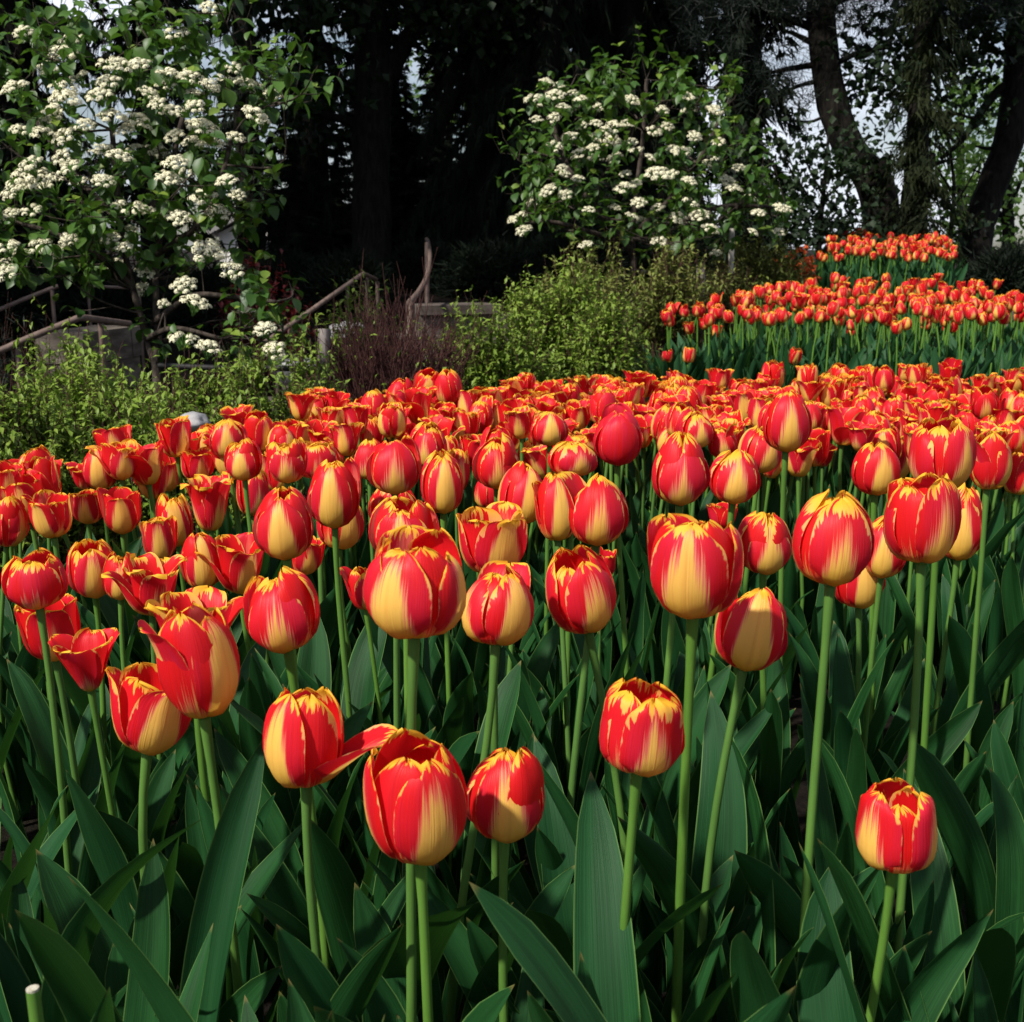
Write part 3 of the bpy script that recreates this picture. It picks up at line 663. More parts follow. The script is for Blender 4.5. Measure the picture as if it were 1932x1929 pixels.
RC = [(1031,158,30),(1055,164,26),(1005,190,34),(1020,205,30),(1048,183,40),(1062,205,28),(1012,228,26),(1045,225,26),(1080,178,24),(1098,190,32),(1130,205,26),(1190,190,28),(1210,200,34),(1295,190,38),(1300,212,30),(1158,245,44),(1184,235,24),(1075,262,32),(1045,280,28),(1092,293,30),(1118,282,26),(1125,300,34),(1160,302,34),(1200,286,30),
 (1138,270,64),(1060,320,24),(1035,362,32),(1065,330,22),(1240,332,46),(1265,335,36),(1225,300,24),(1180,360,38),(1200,350,28),(1160,395,24),(1110,400,26),(1065,370,30),(1010,385,36),(978,415,40),(990,438,34),(1285,290,40),(1270,285,30),(1300,345,30),(1345,212,36),(1370,345,40),(1385,360,34),(1415,376,28),(1430,405,30),(1470,395,26),(1480,398,30),(1320,410,42),(1280,415,36),(1300,385,34),(1340,435,34),(1270,470,40),(1245,460,30),
 (1205,385,28),(1240,395,26),(1190,270,26),(1235,250,28),(1260,240,24),(1310,260,30),(1330,310,28),(1180,330,24),(1100,240,24),(1125,235,24),(1210,420,30),(1190,410,24),(1090,340,24),(1395,320,26),(1355,270,28),(1345,300,26),(1470,440,26),(1420,440,22),(1350,480,24),(1105,465,28),(1250,210,24)]
viburnum("flowering tree in the middle distance with scattered cream umbels, above the olive shrubs", 8.6,
  [[(1196, 540), (1196, 500), (1192, 460), (1196, 400), (1205, 330), (1215, 240), (1220, 150)],
   [(1194, 480), (1150, 420, -.2), (1090, 350, -.2), (1050, 260, -.1), (1030, 170, 0)], [(1196, 440), (1260, 380, .2), (1320, 300, .2), (1370, 200, .3)], [(1196, 430), (1280, 420, -.2), (1360, 390, -.3), (1450, 390, -.3)], [(1194, 460), (1120, 440, -.2), (1050, 420, -.3), (1000, 420, -.3)]],
  [(1200, 300, 200, 160), (1060, 280, 110, 120), (1350, 300, 120, 140), (1220, 160, 120, 60), (1100, 165, 80, 50), (1330, 170, 80, 60), (1200, 430, 180, 50), (1440, 390, 60, 60), (1010, 350, 40, 80), (1300,430,110,50)],
  RC, 52, 400, .095, .11, .026, .95)

# ------------------------------------------------------------------ shrubs
def shrub(name, label, u, vbase, vtop, wpx, d, seed, nst, leafmat, leaf, nleaf, twmat='twig', group=None, spread=1.0, thick=.0035, leaf_lo=.25, tmpl=None, var=.25, upright=.15, cat='shrub', young=.5):
    rng = np.random.default_rng(seed)
    p0 = P(u, vbase, d); z0 = ground(p0[0], p0[1])
    base = np.array((p0[0], p0[1], z0 - .02))
    H = P(u, vtop, d)[2] - z0
    Rr = wpx / FPX * d * .5
    r = empty(name, base, label, cat, group)
    a = Acc(); D, T, S_, Bv = [], [], [], []
    per = max(nleaf // nst, 0)
    for i in range(nst):
        th = rng.uniform(0, 6.28); q_ = rng.random() ** .55
        ex, ey = Rr * q_ * math.cos(th) * spread, Rr * .75 * q_ * math.sin(th) * spread
        h = H * rng.uniform(.72, 1.14) * (1 - .28 * q_ ** 2)
        b0 = np.array((ex * .30, ey * .30, 0)) + np.append(rng.normal(0, .03, 2), 0)
        e = np.array((ex, ey, h))
        mid = b0 * (1 - .5) + e * .5 + np.array((0, 0, .10 * h)) + rng.normal(0, .03, 3)
        path = cr([b0, mid, e], 7)
        add_tube(a, path, np.linspace(thick, thick * .3, 7) * rng.uniform(.7, 1.3), 3, 0, False)
        for s_ in range(3):
            f = rng.uniform(.35, .9); k = int(f * 6)
            pb = path[k]; e3 = pb + (path[min(k + 1, 6)] - pb) * 1.2 + rng.normal(0, .07, 3) * H + np.array((0, 0, .08 * H))
            add_tube(a, [pb, (pb + e3) / 2 + rng.normal(0, .01, 3), e3], [thick * .45, thick * .3, thick * .2], 3, 0, False)
            m = per // 5
            if m:
                t = rng.random(m); T.append(pb + (e3 - pb) * t[:, None]); 
                dd = rng.normal(0, .8, (m, 3)); dd[:, 2] += upright; D.append(dd); S_.append(leaf * rng.uniform(.5, 1.2, m)); Bv.append(young * (rng.random(m) < var) * t)
        m = per - 3 * (per // 5)
        if m > 0:
            t = rng.uniform(leaf_lo, 1.0, m) ** .8; pos = np.stack([np.interp(t, np.linspace(0, 1, 7), path[:, c]) for c in range(3)], 1)
            dd = rng.normal(0, .8, (m, 3)); dd[:, 2] += upright; D.append(dd); T.append(pos); S_.append(leaf * rng.uniform(.5, 1.2, m)); Bv.append(young * np.clip((t - .6) * 2, 0, 1) * rng.uniform(.3, 1, m))
    a.build('stems', M[twmat], r)
    if D:
        D = np.concatenate(D); T = np.concatenate(T); S_ = np.concatenate(S_); Bv = np.concatenate(Bv)
        L = Acc(); t_ = tmpl or LF_S
        L.many(t_[0], t_[1], rmats(D, rng.uniform(-.6, .6, len(D)), S_), T, None, np.stack([0 * Bv, 0 * Bv, Bv], 1))
        L.build('foliage', M[leafmat], r)
    return r
GS = 'low green shrubs along the left of the bed'
shrub('willow_shrub', "bright green low shrub filling the left edge behind the corner clump of tulips", 40, 880, 735, 260, 3.1, 61, 90, 'sleaf', 0.029, 9954, group=GS)
shrub('willow_shrub', "green shrub with thin dark stems under the left flowering tree's crown", 190, 880, 690, 280, 3.5, 62, 110, 'sleaf', 0.029, 11485, group=GS)
shrub('willow_shrub', "shrub with yellow-green shoots in front of the lower handrail", 150, 830, 640, 260, 4.2, 63, 90, 'sleaf', 0.029, 7657, group=GS, leaf_lo=.4)
shrub('willow_shrub', "sparse twiggy green shrub at the foot of the left flowering tree", 350, 850, 690, 240, 3.9, 64, 110, 'sleaf', 0.029, 6507, group=GS)
shrub('willow_shrub', "green shrub between the left flowering tree's trunk and the leaning post", 470, 830, 670, 250, 3.9, 65, 110, 'sleaf', 0.029, 7273, group=GS)
shrub('willow_shrub', "low green shrub right behind the oval back-row tulip", 420, 860, 770, 220, 3.2, 66, 80, 'sleaf', 0.029, 5742, group=GS)
shrub('willow_shrub', "thin shrub with curled pale shoots growing over the leaning post", 590, 810, 620, 130, 4.3, 67, 60, 'sleaf', 0.029, 2679, group=GS, leaf_lo=.5)
shrub('willow_shrub', "loose shrub with tall pale shoots below the sloping stair rail", 690, 700, 545, 170, 5.6, 68, 60, 'sleaf', 0.034, 2679, group=GS, leaf_lo=.5)
shrub('willow_shrub', "green shrub at the lower left edge beside the tulips", -40, 900, 760, 200, 2.9, 69, 70, 'sleaf', 0.029, 5742, group=GS)
shrub('willow_shrub', "low green shrub along the left flank below the shrubs with yellow shoots", 270, 870, 745, 240, 3.2, 78, 90, 'sleaf', 0.029, 7657, group=GS)
shrub('twig_shrub', "bare dense reddish-brown twig shrub with hardly a leaf", 738, 790, 572, 300, 4.7, 70, 400, 'sleaf', .03, 700, 'twig_red', thick=.0042, leaf_lo=.2)
MS = 'green willow shrubs beyond the bed'
shrub('willow_shrub', "bushy bright green shrub right of the bare brown twigs", 930, 760, 585, 250, 5.3, 71, 150, 'sleaf', 0.034, 13016, group=MS)
shrub('willow_shrub', "tallest bright green shrub with fountain-like shoots, left of the second tulip bed", 1060, 720, 520, 260, 5.9, 72, 170, 'sleaf', 0.036, 15314, group=MS)
shrub('willow_shrub', "dark-bottomed green shrub touching the near corner of the second tulip bed", 1150, 730, 575, 170, 5.5, 73, 110, 'sleaf', 0.034, 8422, group=MS)
shrub('willow_shrub', "yellow-tipped shrub under the left side of the middle flowering tree", 1110, 640, 480, 230, 7.2, 74, 120, 'oleaf', 0.040, 8804, group=MS)
shrub('olive_shrub', "olive and rust twiggy shrub right of the thin middle trunk", 1270, 640, 478, 200, 7.8, 75, 150, 'oleaf', 0.044, 5890, 'twig', group='olive shrubs by the pale post')
shrub('olive_shrub', "olive shrub with brown twigs behind the pale post", 1420, 600, 452, 200, 9.2, 76, 160, 'oleaf', 0.048, 7068, 'twig', group='olive shrubs by the pale post')
shrub('olive_shrub', "brown-stemmed shrub left of the orange flowers", 1360, 610, 500, 190, 8.4, 77, 150, 'oleaf', 0.039, 3534, 'twig_red', group='olive shrubs by the pale post')
shrub('redleaf_maple', "dark red-leaved small tree in the shade behind the left flowering tree", 500, 640, 505, 180, 8.5, 79, 50, 'redleaf', .06, 1600, 'twig', cat='tree')
shrub('pine_shrub', "soft blue-green dwarf pine beside the lower handrail", 45, 700, 625, 170, 6.3, 80, 60, 'pine', .07, 3500, 'twig', leaf_lo=.1, tmpl=leaf_template(3, 3, .08, .1, .1))
for i, (u, v) in enumerate(((1492, 515), (1512, 505), (1470, 535), (1500, 535), (1520, 520), (1480, 525))):
    rng = np.random.default_rng(880 + i)
    p = P(u, v, 9.4); z = ground(p[0], p[1])
    r = empty('orange_flower', (p[0], p[1], z), "small coral-orange flower plant in the low patch left of the hilltop tulips", 'flower', 'coral-orange flowers left of the hilltop tulips')
    a = Acc(); C_ = rng.normal(0, .06, (14, 3)) + np.array((0, 0, p[2] - z)); 
    leaf_cloud(a, C_, .02, 10, .04, rng, LF_M); a.build('blossom', M['orange'], r)
    a = Acc()
    for c in C_: add_tube(a, [(c[0] * .3, c[1] * .3, 0), c], [.004, .003], 4, 0, False)
    a.build('stems', M['stem'], r)

# ------------------------------------------------------------------ handrails, steps, walls, posts, house
def rail(label, d, paths, posts, rad, group='brown metal handrails'):
    pts_ = [P(*q_[:2], d + (q_[2] if len(q_) > 2 else 0)) for q_ in paths]
    base = np.array((pts_[0][0], pts_[0][1], ground(pts_[0][0], pts_[0][1])))
    r = empty('handrail', base, label, 'handrail', group)
    a = Acc(); pa = np.array(pts_) - base
    seg = []
    for i in range(len(pa) - 1):
        n = 6; t = np.linspace(.04, .96, n)[:, None]; seg.append(pa[i] * (1 - t) + pa[i + 1] * t)
    seg = np.concatenate(seg); rad *= .82; add_tube(a, seg, rad, 10); a.build('top_rail', M['rail'], r)
    for (u, v, dd) in posts:
        t_ = P(u, v, d + dd) - base; g_ = ground(t_[0] + base[0], t_[1] + base[1]) - base[2]
        a = Acc(); add_tube(a, [(t_[0], t_[1], g_ - .05), t_ - np.array((0, 0, rad * .5))], rad * .85, 10); a.build('post', M['rail'], r)
    return r
rail("lower brown handrail rising from the left edge, bending level behind the shrub", 5.9, [(-40, 680), (60, 636, .1), (152, 599, .2), (248, 612, .9)], [(32, 652, .08), (190, 607, .45)], .021)
rail("thin upper brown handrail at the left edge with slim posts", 7.6, [(-60, 610), (40, 567, .1), (112, 539, .2)], [(98, 546, .15), (-20, 592, 0)], .017)
rail("slim brown rail with lone posts behind the left flowering tree", 8.2, [(165, 540), (270, 545, .3)], [(166, 541, 0), (262, 545, .25)], .014)
rail("sloping brown handrail climbing beside the stairs behind the brown twigs", 7.8, [(495, 650), (590, 584, .3), (685, 517, .6), (710, 528, 1.2)], [(520, 632, .1), (655, 540, .5), (692, 522, .65), (712, 530, 1.2)], .020)
# rail seen end on: it climbs away and rises to an upright end
pp = [P(u, v, dd) for u, v, dd in ((772, 572, 6.6), (792, 548, 7.4), (806, 520, 8.2), (811, 485, 9.2), (808, 458, 10.2), (805, 452, 10.5))]
base = np.array((pp[0][0], pp[0][1], ground(pp[0][0], pp[0][1])))
r = empty('handrail', base, "brown handrail seen end on, sweeping up to a tall upright point", 'handrail', 'brown metal handrails')
a = Acc(); add_tube(a, cr(np.array(pp) - base, 30), .017, 10); a.build('top_rail', M['rail'], r)
for u, v, dd, vb in ((806, 458, 9.6, 600), (776, 570, 6.7, 640)):
    t_ = P(u, v, dd) - base; b2 = P(u, vb, dd) - base
    a = Acc(); add_tube(a, [b2, t_], .02, 10); a.build('post', M['rail'], r)

def block_wall(name, label, p0, p1, zb, courses, bh, thick, seed, mat='stone', cat='wall', coping=False):
    """dry wall of separate cut blocks merged in one bonded mesh"""
    rng = np.random.default_rng(seed)
    p0 = np.array(p0, float); p1 = np.array(p1, float)
    L = np.linalg.norm(p1 - p0); dx = (p1 - p0) / L; nx = np.array((-dx[1], dx[0]))
    r = empty(name, (p0[0], p0[1], zb), label, cat); r['kind'] = 'thing'
    a = Acc()
    for c in range(courses):
        s = -rng.uniform(0, .3)
        while s < L:
            ln = rng.uniform(.35, .8); s0, s1 = max(s, 0), min(s + ln - .008, L)
            if s1 - s0 > .03:
                of = rng.uniform(-.012, .012); z0_, z1_ = c * bh + .004, (c + 1) * bh - .004
                cs = []
                for (q_, t_, z_) in ((s0, of, z0_), (s1, of, z0_), (s1, thick, z0_), (s0, thick, z0_), (s0, of, z1_), (s1, of, z1_), (s1, thick, z1_), (s0, thick, z1_)):
                    xy = dx * q_ + nx * t_; cs.append((xy[0] + rng.normal(0, .004), xy[1] + rng.normal(0, .004), z_ + rng.normal(0, .003)))
                a.add(cs, [(0, 1, 5, 4), (1, 2, 6, 5), (2, 3, 7, 6), (3, 0, 4, 7), (4, 5, 6, 7)])
            s += ln
    a.build('masonry', M[mat], r, smooth=False)
    if not coping: return r
    a = Acc(); k = 0; n = max(int(L / .7), 1)
    for i in range(n):
        s0, s1 = L * i / n + .004, L * (i + 1) / n - .004; z0_, z1_ = courses * bh, courses * bh + .06
        cs = []
        for (q_, t_, z_) in ((s0, -.03, z0_), (s1, -.03, z0_), (s1, thick + .03, z0_), (s0, thick + .03, z0_), (s0, -.03, z1_), (s1, -.03, z1_), (s1, thick + .03, z1_), (s0, thick + .03, z1_)):
            xy = dx * q_ + nx * t_; cs.append((xy[0], xy[1], z_))
        a.add(cs, [(0, 1, 5, 4), (1, 2, 6, 5), (2, 3, 7, 6), (3, 0, 4, 7), (4, 5, 6, 7)])
    a.build('coping', M['slab'], r, smooth=False)
    return r
def wall_px(name, label, u0, u1, vtop, d0, d1, seed, mat='stone', coping=False):
    p0, p1 = P(u0, vtop, d0), P(u1, vtop, d1)
    zb = min(ground(*p0[:2]), ground(*p1[:2])) - .05
    h = p0[2] - zb - .06
    n = max(int(round(h / .17)), 1)
    return block_wall(name, label, p0[:2], p1[:2], zb, n, h / n, .3, seed, mat, coping=coping)
wall_px('stone_wall', "pale cut-stone retaining wall stepping down behind the left flowering tree's trunk", 152, 262, 606, 6.9, 7.5, 1)
wall_px('stone_wall', "brown stone wall whose flat top runs right of the upright rail end", 790, 945, 577, 8.0, 8.2, 3, coping=True)
wall_px('stone_wall', "low grey stone wall past the right end of the second tulip bed", 1900, 2080, 572, 7.8, 7.6, 4)
wall_px('stone_wall', "pale stone wall low behind the bare brown twigs", 600, 740, 700, 5.6, 5.8, 5)
# stone steps at the end of the sloping rail
r = None
p = P(560, 700, 6.9); g0 = ground(p[0], p[1])
r = empty('stone_stairs', (p[0], p[1], g0), "flight of pale stone steps climbing beside the sloping handrail", 'stairs')
for i in range(6):
    a = Acc(); x0, y0, z0_ = i * .26 - .2, i * .30 - .1, i * .11
    cs = [(x0 - .5, y0, z0_ - .1), (x0 + .6, y0 - .1, z0_ - .1), (x0 + .7, y0 + .32, z0_ - .1), (x0 - .4, y0 + .42, z0_ - .1)]
    cs += [(c[0], c[1], z0_ + .055) for c in cs]
    a.add(cs, [(0, 1, 5, 4), (1, 2, 6, 5), (2, 3, 7, 6), (3, 0, 4, 7), (4, 5, 6, 7)]); a.build('step', M['slab'], r, smooth=False)
def post(label, top, bot, d0, d1, r0, mat, name='wooden_post', cat='post', n=9):
    t_ = P(*top, d0); b_ = P(*bot, d1); b_[2] = min(b_[2], ground(b_[0], b_[1]))
    r = empty(name, b_, label, cat); a = Acc()
    pth = cr([(0, 0, -.05), (t_ - b_) * .5 + np.array((.006, 0, 0)), t_ - b_], 9)
    rng = np.random.default_rng(int(top[0])); add_tube(a, pth, r0 * rng.uniform(.9, 1.1, 9), n); a.build('shaft', M[mat], r, smooth=True)
    a = Acc(); q_ = (t_ - b_) * .62; add_tube(a, [q_ - np.array((0, 0, .012)), q_ + np.array((0, 0, .012))], r0 * 1.25, n); a.build('cable_wrap', M['rope'], r)
    return r
post("leaning grey weathered post by the bare brown twigs", (612, 622), (588, 800), 4.55, 4.5, .024, 'post')
post("thin pale upright post among the olive shrubs", (1381, 432), (1374, 600), 8.6, 8.6, .02, 'birch')
post("short grey post low under the middle flowering tree", (1322, 500), (1320, 600), 8.0, 8.0, .03, 'post')
def cable(label, pts_, rad):
    w_ = np.array([P(*q_) for q_ in pts_]); a = Acc(); add_tube(a, cr(w_ - w_[0], 16), rad, 8)
    o = a.build('cable', M['rope']); o.location = w_[0]; tag(o, label, 'cable', 'black cables strung between posts')
cable("black cable tied from the left flowering tree to the leaning post", [(300, 690, 4.7), (400, 694, 4.62), (500, 695, 4.55), (608, 696, 4.5)], .011)
cable("black cable slanting from the middle flowering tree to the short grey post", [(1197, 512, 8.5), (1245, 517, 8.3), (1290, 524, 8.1), (1321, 528, 7.97)], .014)
for i, (u, v, d, s_, lb) in enumerate(((365, 797, 3.05, .032, "small pale rounded stone at the foot of the left flowering tree"), (655, 628, 7.3, .09, "grey-green rounded boulder below the sloping handrail"), (560, 700, 6.2, .10, "pale grey boulder left of the leaning post"))):
    import bmesh
    bm = bmesh.new(); bmesh.ops.create_icosphere(bm, subdivisions=3, radius=1)
    rng = random.Random(i)
    ph = [rng.uniform(0, 6) for _ in range(6)]
    for vv in bm.verts:
        c = vv.co; k = 1 + .13 * math.sin(3 * c.x + ph[0]) * math.cos(2.6 * c.y + ph[1]) + .08 * math.sin(6 * c.z + ph[2]) + .06 * math.sin(7 * c.x + 5 * c.y + ph[3])
        vv.co = Vector((c.x * k * 1.2, c.y * k, c.z * k * .75)) * s_
    me = bpy.data.meshes.new('boulder'); bm.to_mesh(me); bm.free(); me.materials.append(M['rock'])
    for po in me.polygons: po.use_smooth = True
    o = link('boulder', me); o.location = P(u, v, d); tag(o, lb, 'stone')
# pale gabled house glimpsed through the wood
p = P(495, 470, 26.0)
hb = np.array((p[0], p[1], ground(p[0], p[1])))
r = empty('gabled_house', hb, "white gabled house with grey roof glimpsed through the wood", 'house')
Hh = P(480, 440, 26)[2] - hb[2]; Hr = P(480, 385, 26)[2] - hb[2]
a = Acc(); x0, x1, yb, yd = -.9, 1.5, 0, 4
a.add([(x0, yb, 0), (x1, yb, 0), (x1, yd, 0), (x0, yd, 0), (x0, yb, Hh), (x1, yb, Hh), (x1, yd, Hh), (x0, yd, Hh)], [(0, 1, 5, 4), (1, 2, 6, 5), (2, 3, 7, 6), (3, 0, 4, 7)])
a.add([(x0, yb, Hh), (x1, yb, Hh), ((x0 + x1) / 2, yb, Hr), (x0, yd, Hh), (x1, yd, Hh), ((x0 + x1) / 2, yd, Hr)], [(0, 1, 2), (4, 3, 5)])
a.build('wall', M['wallpaint'], r, smooth=False)
a = Acc(); xm = (x0 + x1) / 2
for sx, xe in ((-1, x0 - .25), (1, x1 + .25)):
    ze = Hh - (Hr - Hh) * .25 / ((x1 - x0) / 2)
    V = [(xm, -.25, Hr + .05), (xe, -.25, ze + .05), (xe, yd + .25, ze + .05), (xm, yd + .25, Hr + .05)]
    V += [(v_[0], v_[1], v_[2] + .1) for v_ in V]
    a.add(V, [(0, 1, 2, 3), (4, 5, 6, 7), (0, 1, 5, 4), (1, 2, 6, 5), (2, 3, 7, 6)])
a.build('roof', M['shingle'], r, smooth=False)
a = Acc(); a.add([(-.1, -.02, Hh * .45), (.7, -.02, Hh * .45), (.7, -.02, Hh * .85), (-.1, -.02, Hh * .85)], [(0, 1, 2, 3)]); a.build('window', M['glass'], r, smooth=False)
# ------------------------------------------------------------------ tulips
PROF = {
    'egg':    [(0.05, 0), (0.27, 0.025), (0.43, 0.16), (0.50, 0.40), (0.465, 0.68), (0.335, 0.90), (0.14, 1.0)],
    'goblet': [(0.05, 0), (0.26, 0.025), (0.41, 0.16), (0.49, 0.40), (0.48, 0.68), (0.42, 0.88), (0.31, 1.0)],
    'boxy':   [(0.05, 0), (0.28, 0.02), (0.43, 0.12), (0.49, 0.34), (0.47, 0.66), (0.43, 0.90), (0.30, 1.0)],
    'cup':    [(0.05, 0), (0.22, 0.025), (0.37, 0.17), (0.455, 0.42), (0.48, 0.70), (0.50, 0.90), (0.53, 1.0)],
    'open':   [(0.05, 0), (0.20, 0.025), (0.33, 0.18), (0.41, 0.42), (0.47, 0.70), (0.56, 0.92), (0.65, 0.99)],
    'ruffle': [(0.05, 0), (0.20, 0.03), (0.32, 0.20), (0.39, 0.45), (0.46, 0.72), (0.58, 0.92), (0.70, 0.95)],
    'star':   [(0.04, 0), (0.16, 0.05), (0.28, 0.25), (0.38, 0.48), (0.50, 0.72), (0.62, 0.90), (0.74, 0.98)],
    'flop':   [(0.05, 0), (0.21, 0.03), (0.38, 0.14), (0.56, 0.30), (0.78, 0.46), (0.98, 0.56), (1.14, 0.60)],
    'half':   [(0.05, 0), (0.21, 0.03), (0.36, 0.16), (0.48, 0.38), (0.60, 0.62), (0.74, 0.80), (0.90, 0.86)],
}
RUF = {'egg': .014, 'goblet': .021, 'boxy': .015, 'cup': .024, 'open': .028, 'ruffle': .05, 'star': .03, 'flop': .02, 'half': .025}
def petal(kind, az, whorl, rng, ns, nt_, fa, ty, rose, wp=0.42):
    tau = np.linspace(0, 1, nt_)
    t = np.sin(tau * math.pi / 2) ** 0.95
    prof = np.array(PROF[kind], float)
    rs = (1.0, 0.90)[whorl] * rng.uniform(.96, 1.05)
    tw = rng.uniform(-.07, .06)
    prof[:, 0] *= rs
    prof[3:, 0] += np.linspace(0, 1, 4) * tw
    prof[:, 1] *= rng.uniform(.88, 1.05) * (1.0, 1.015)[whorl]
    pl = cr(prof, t * 0.9999)
    r, z = pl[:, 0], pl[:, 1]
    dr, dz = np.gradient(r), np.gradient(z); L = np.hypot(dr, dz) + 1e-9
    nr, nzz = dz / L, -dr / L
    tt = np.minimum(t, 0.997)
    wide = np.where(tt < .50, .26 + .74 * np.sin(math.pi / 2 * np.minimum(tt / .50, 1)) ** .9, np.maximum(1 - np.maximum((tt - .50) / .50, 0) ** 2.1, 0) ** .56)
    wd = wp * rng.uniform(.94, 1.06) * wide
    s = np.linspace(-1, 1, ns); s = np.sign(s) * np.abs(s) ** 0.85
    S, T = np.meshgrid(s, t)
    rho = np.clip(r * 1.04, .24, .66)[:, None]
    ang = S * wd[:, None] / rho
    x = rho * np.sin(ang)
    off = -rho * (1 - np.cos(ang))
    ph = rng.uniform(0, 6.28); ph2 = rng.uniform(0, 6.28)
    A = RUF[kind] * rng.uniform(.7, 1.5)
    off += A * T ** 1.6 * np.abs(S) ** 1.3 * np.sin(S * 2.2 + T * 9 + ph)
    off += A * .5 * T ** 2 * np.sin(S * 7 + ph2)
    off += 0.022 * np.exp(-(S / .13) ** 2) * T * (1 - T) * 2.2 * (-1 if whorl else 1)
    off += rng.uniform(-.02, .03) * S ** 4 * T
    off += .012 * np.sin(T * 5 + S * 2 + ph2) * T
    notch = rng.uniform(0, .035)
    zadd = -notch * np.exp(-(S / .2) ** 2) * T ** 8 + .018 * T ** 5 * np.sin(S * 9 + ph)
    sk = rng.uniform(-.05, .05)
    x = x + sk * T ** 2
    rad = r[:, None] + off * nr[:, None] + whorl * -.004
    zz = z[:, None] + off * nzz[:, None] + zadd
    ca, sa = math.cos(az), math.sin(az)
    V = np.stack([rad * ca - x * sa, rad * sa + x * ca, zz], 2).reshape(-1, 3)
    A_ = np.stack([S.ravel(), T.ravel(), np.full(S.size, rose)], 1)
    return V, grid_faces(ns, nt_), A_, np.array((fa, ty, rng.random()))

def bloom_petals(kind, seed, ns=9, nt_=11, special=None, plain=False, az0=None, yel=None, fl=None):
    """six petals; petal 0 points to local -Y. special: {index: profile}"""
    rng = np.random.default_rng(seed)
    out = []
    if special is None and rng.random() < .22: special = {int(rng.integers(6)): str(rng.choice(['half', 'open', 'cup']))}
    ybloom = rng.uniform(.08, .5) if yel is None else yel
    fbloom = rng.uniform(.45, .95) if fl is None else fl
    az0 = rng.uniform(-.35, .35) if az0 is None else az0
    for k in range(6):
        wh = k % 2
        az = -math.pi / 2 + az0 + k * math.pi / 3 + rng.uniform(-.15, .15)
        kd = (special or {}).get(k, kind)
        if special is None and kind in ('open', 'ruffle') and rng.random() < .2: kd = rng.choice(['half', 'cup', 'open', 'ruffle'])
        fa = (fbloom * rng.uniform(.8, 1.15)) if wh == 0 else rng.uniform(.1, .38)
        ty = ybloom * rng.uniform(.35, 1.5) * (1.0 if wh == 0 else 1.1)
        rose = rng.uniform(.5, 1.0) if wh == 0 else rng.uniform(.0, .35)
        if plain: fa, ty, rose = 0.02, 0.02, 1.0
        out.append(petal(kd, az, wh, rng, ns, nt_, fa, ty, rose, wp=.45 if kind in ('egg', 'goblet', 'boxy') else .42))
    return out
def heart_mesh():
    a = Acc()
    add_tube(a, [(0, 0, -.035), (0, 0, .0), (0, 0, .03)], [.075, .10, .06], 10, 0)
    add_tube(a, [(0, 0, .02), (0, 0, .2), (0, 0, .34), (0, 0, .38)], [.06, .075, .055, .07], 8, 1)
    for k in range(6):
        th = k * math.pi / 3 + .3
        c, s = math.cos(th), math.sin(th)
        add_tube(a, [(.05 * c, .05 * s, .02), (.12 * c, .12 * s, .16), (.14 * c, .14 * s, .2), (.15 * c, .15 * s, .33)], [.012, .012, .03, .022], 5, 2)
    return a.mesh('flower_heart', [M['stem'], M['ovary'], M['anther']])
HEART = heart_mesh()
def petal_meshes(pl):
    r = []
    for V, F, A_, B_ in pl:
        a = Acc(); a.add(V, F, A_, B_); r.append(a.mesh('petal', M['petal']))
    return r
def joined_bloom(pl):
    a = Acc()
    for V, F, A_, B_ in pl: a.add(V, F, A_, B_)
    add_tube(a, [(0, 0, -.035), (0, 0, .0), (0, 0, .03)], [.075, .10, .06], 6, 1)
    return a

# leaf blades: base at the origin, growing up local +Z and arching towards local -Y
def leaf_blade(rng, ns, nt_, th0=None, kap=None, wd=None, fold=None, flip=False):
    t = np.linspace(0, 1, nt_)
    th0 = rng.uniform(.03, .19) if th0 is None else th0
    kap = rng.uniform(.0, .55) if kap is None else kap
    tip = rng.uniform(-.2, .5) if not flip else 1.7
    th = th0 + kap * t ** 1.6 + tip * sst(.6, 1, t) * .5
    ds = 1.0 / (nt_ - 1)
    yy = -np.cumsum(np.sin(th)) * ds; zz = np.cumsum(np.cos(th)) * ds
    yy -= yy[0]; zz -= zz[0]
    side = rng.uniform(-.26, .26) * t ** 1.8 + rng.uniform(-.05, .05) * np.sin(t * 5 + rng.uniform(0, 6))
    wd = rng.uniform(.044, .080) if wd is None else wd
    wid = wd * (.34 * (1 - t) ** 3 + np.maximum(t, 1e-6) ** .8 * np.maximum(1 - t, 1e-5) ** .62 / .385) * (1 - .35 * sst(.9, 1.0, t))
    fold = rng.uniform(.35, 1.0) if fold is None else fold
    s = np.linspace(-1, 1, ns)
    S, T = np.meshgrid(s, t)
    W = wid[:, None]
    twist = rng.uniform(-.9, .9) * t ** 1.3
    fo = (fold * (1 - .65 * T))
    a = np.abs(S)
    lat = S * W * np.cos(fo * a); nor = W * a ** 1.4 * np.sin(fo) + .16 * W * np.sin(T * rng.uniform(6, 11) + S * 1.6 + rng.uniform(0, 6)) * a
    ct, st_ = np.cos(twist)[:, None], np.sin(twist)[:, None]
    l2 = lat * ct - nor * st_; n2 = lat * st_ + nor * ct
    ny, nz_ = np.cos(th)[:, None], np.sin(th)[:, None]       # normal towards +Y side (upper face)
    X = side[:, None] + l2; Y = yy[:, None] + n2 * ny; Z = zz[:, None] + n2 * nz_
    V = np.stack([X, Y, Z], 2).reshape(-1, 3)
    return V, grid_faces(ns, nt_), np.stack([S.ravel(), T.ravel(), 0 * S.ravel()], 1), np.array((0, 0, rng.random()))
lr = np.random.default_rng(5)
LEAF_HI = []; LEAF_HV = []
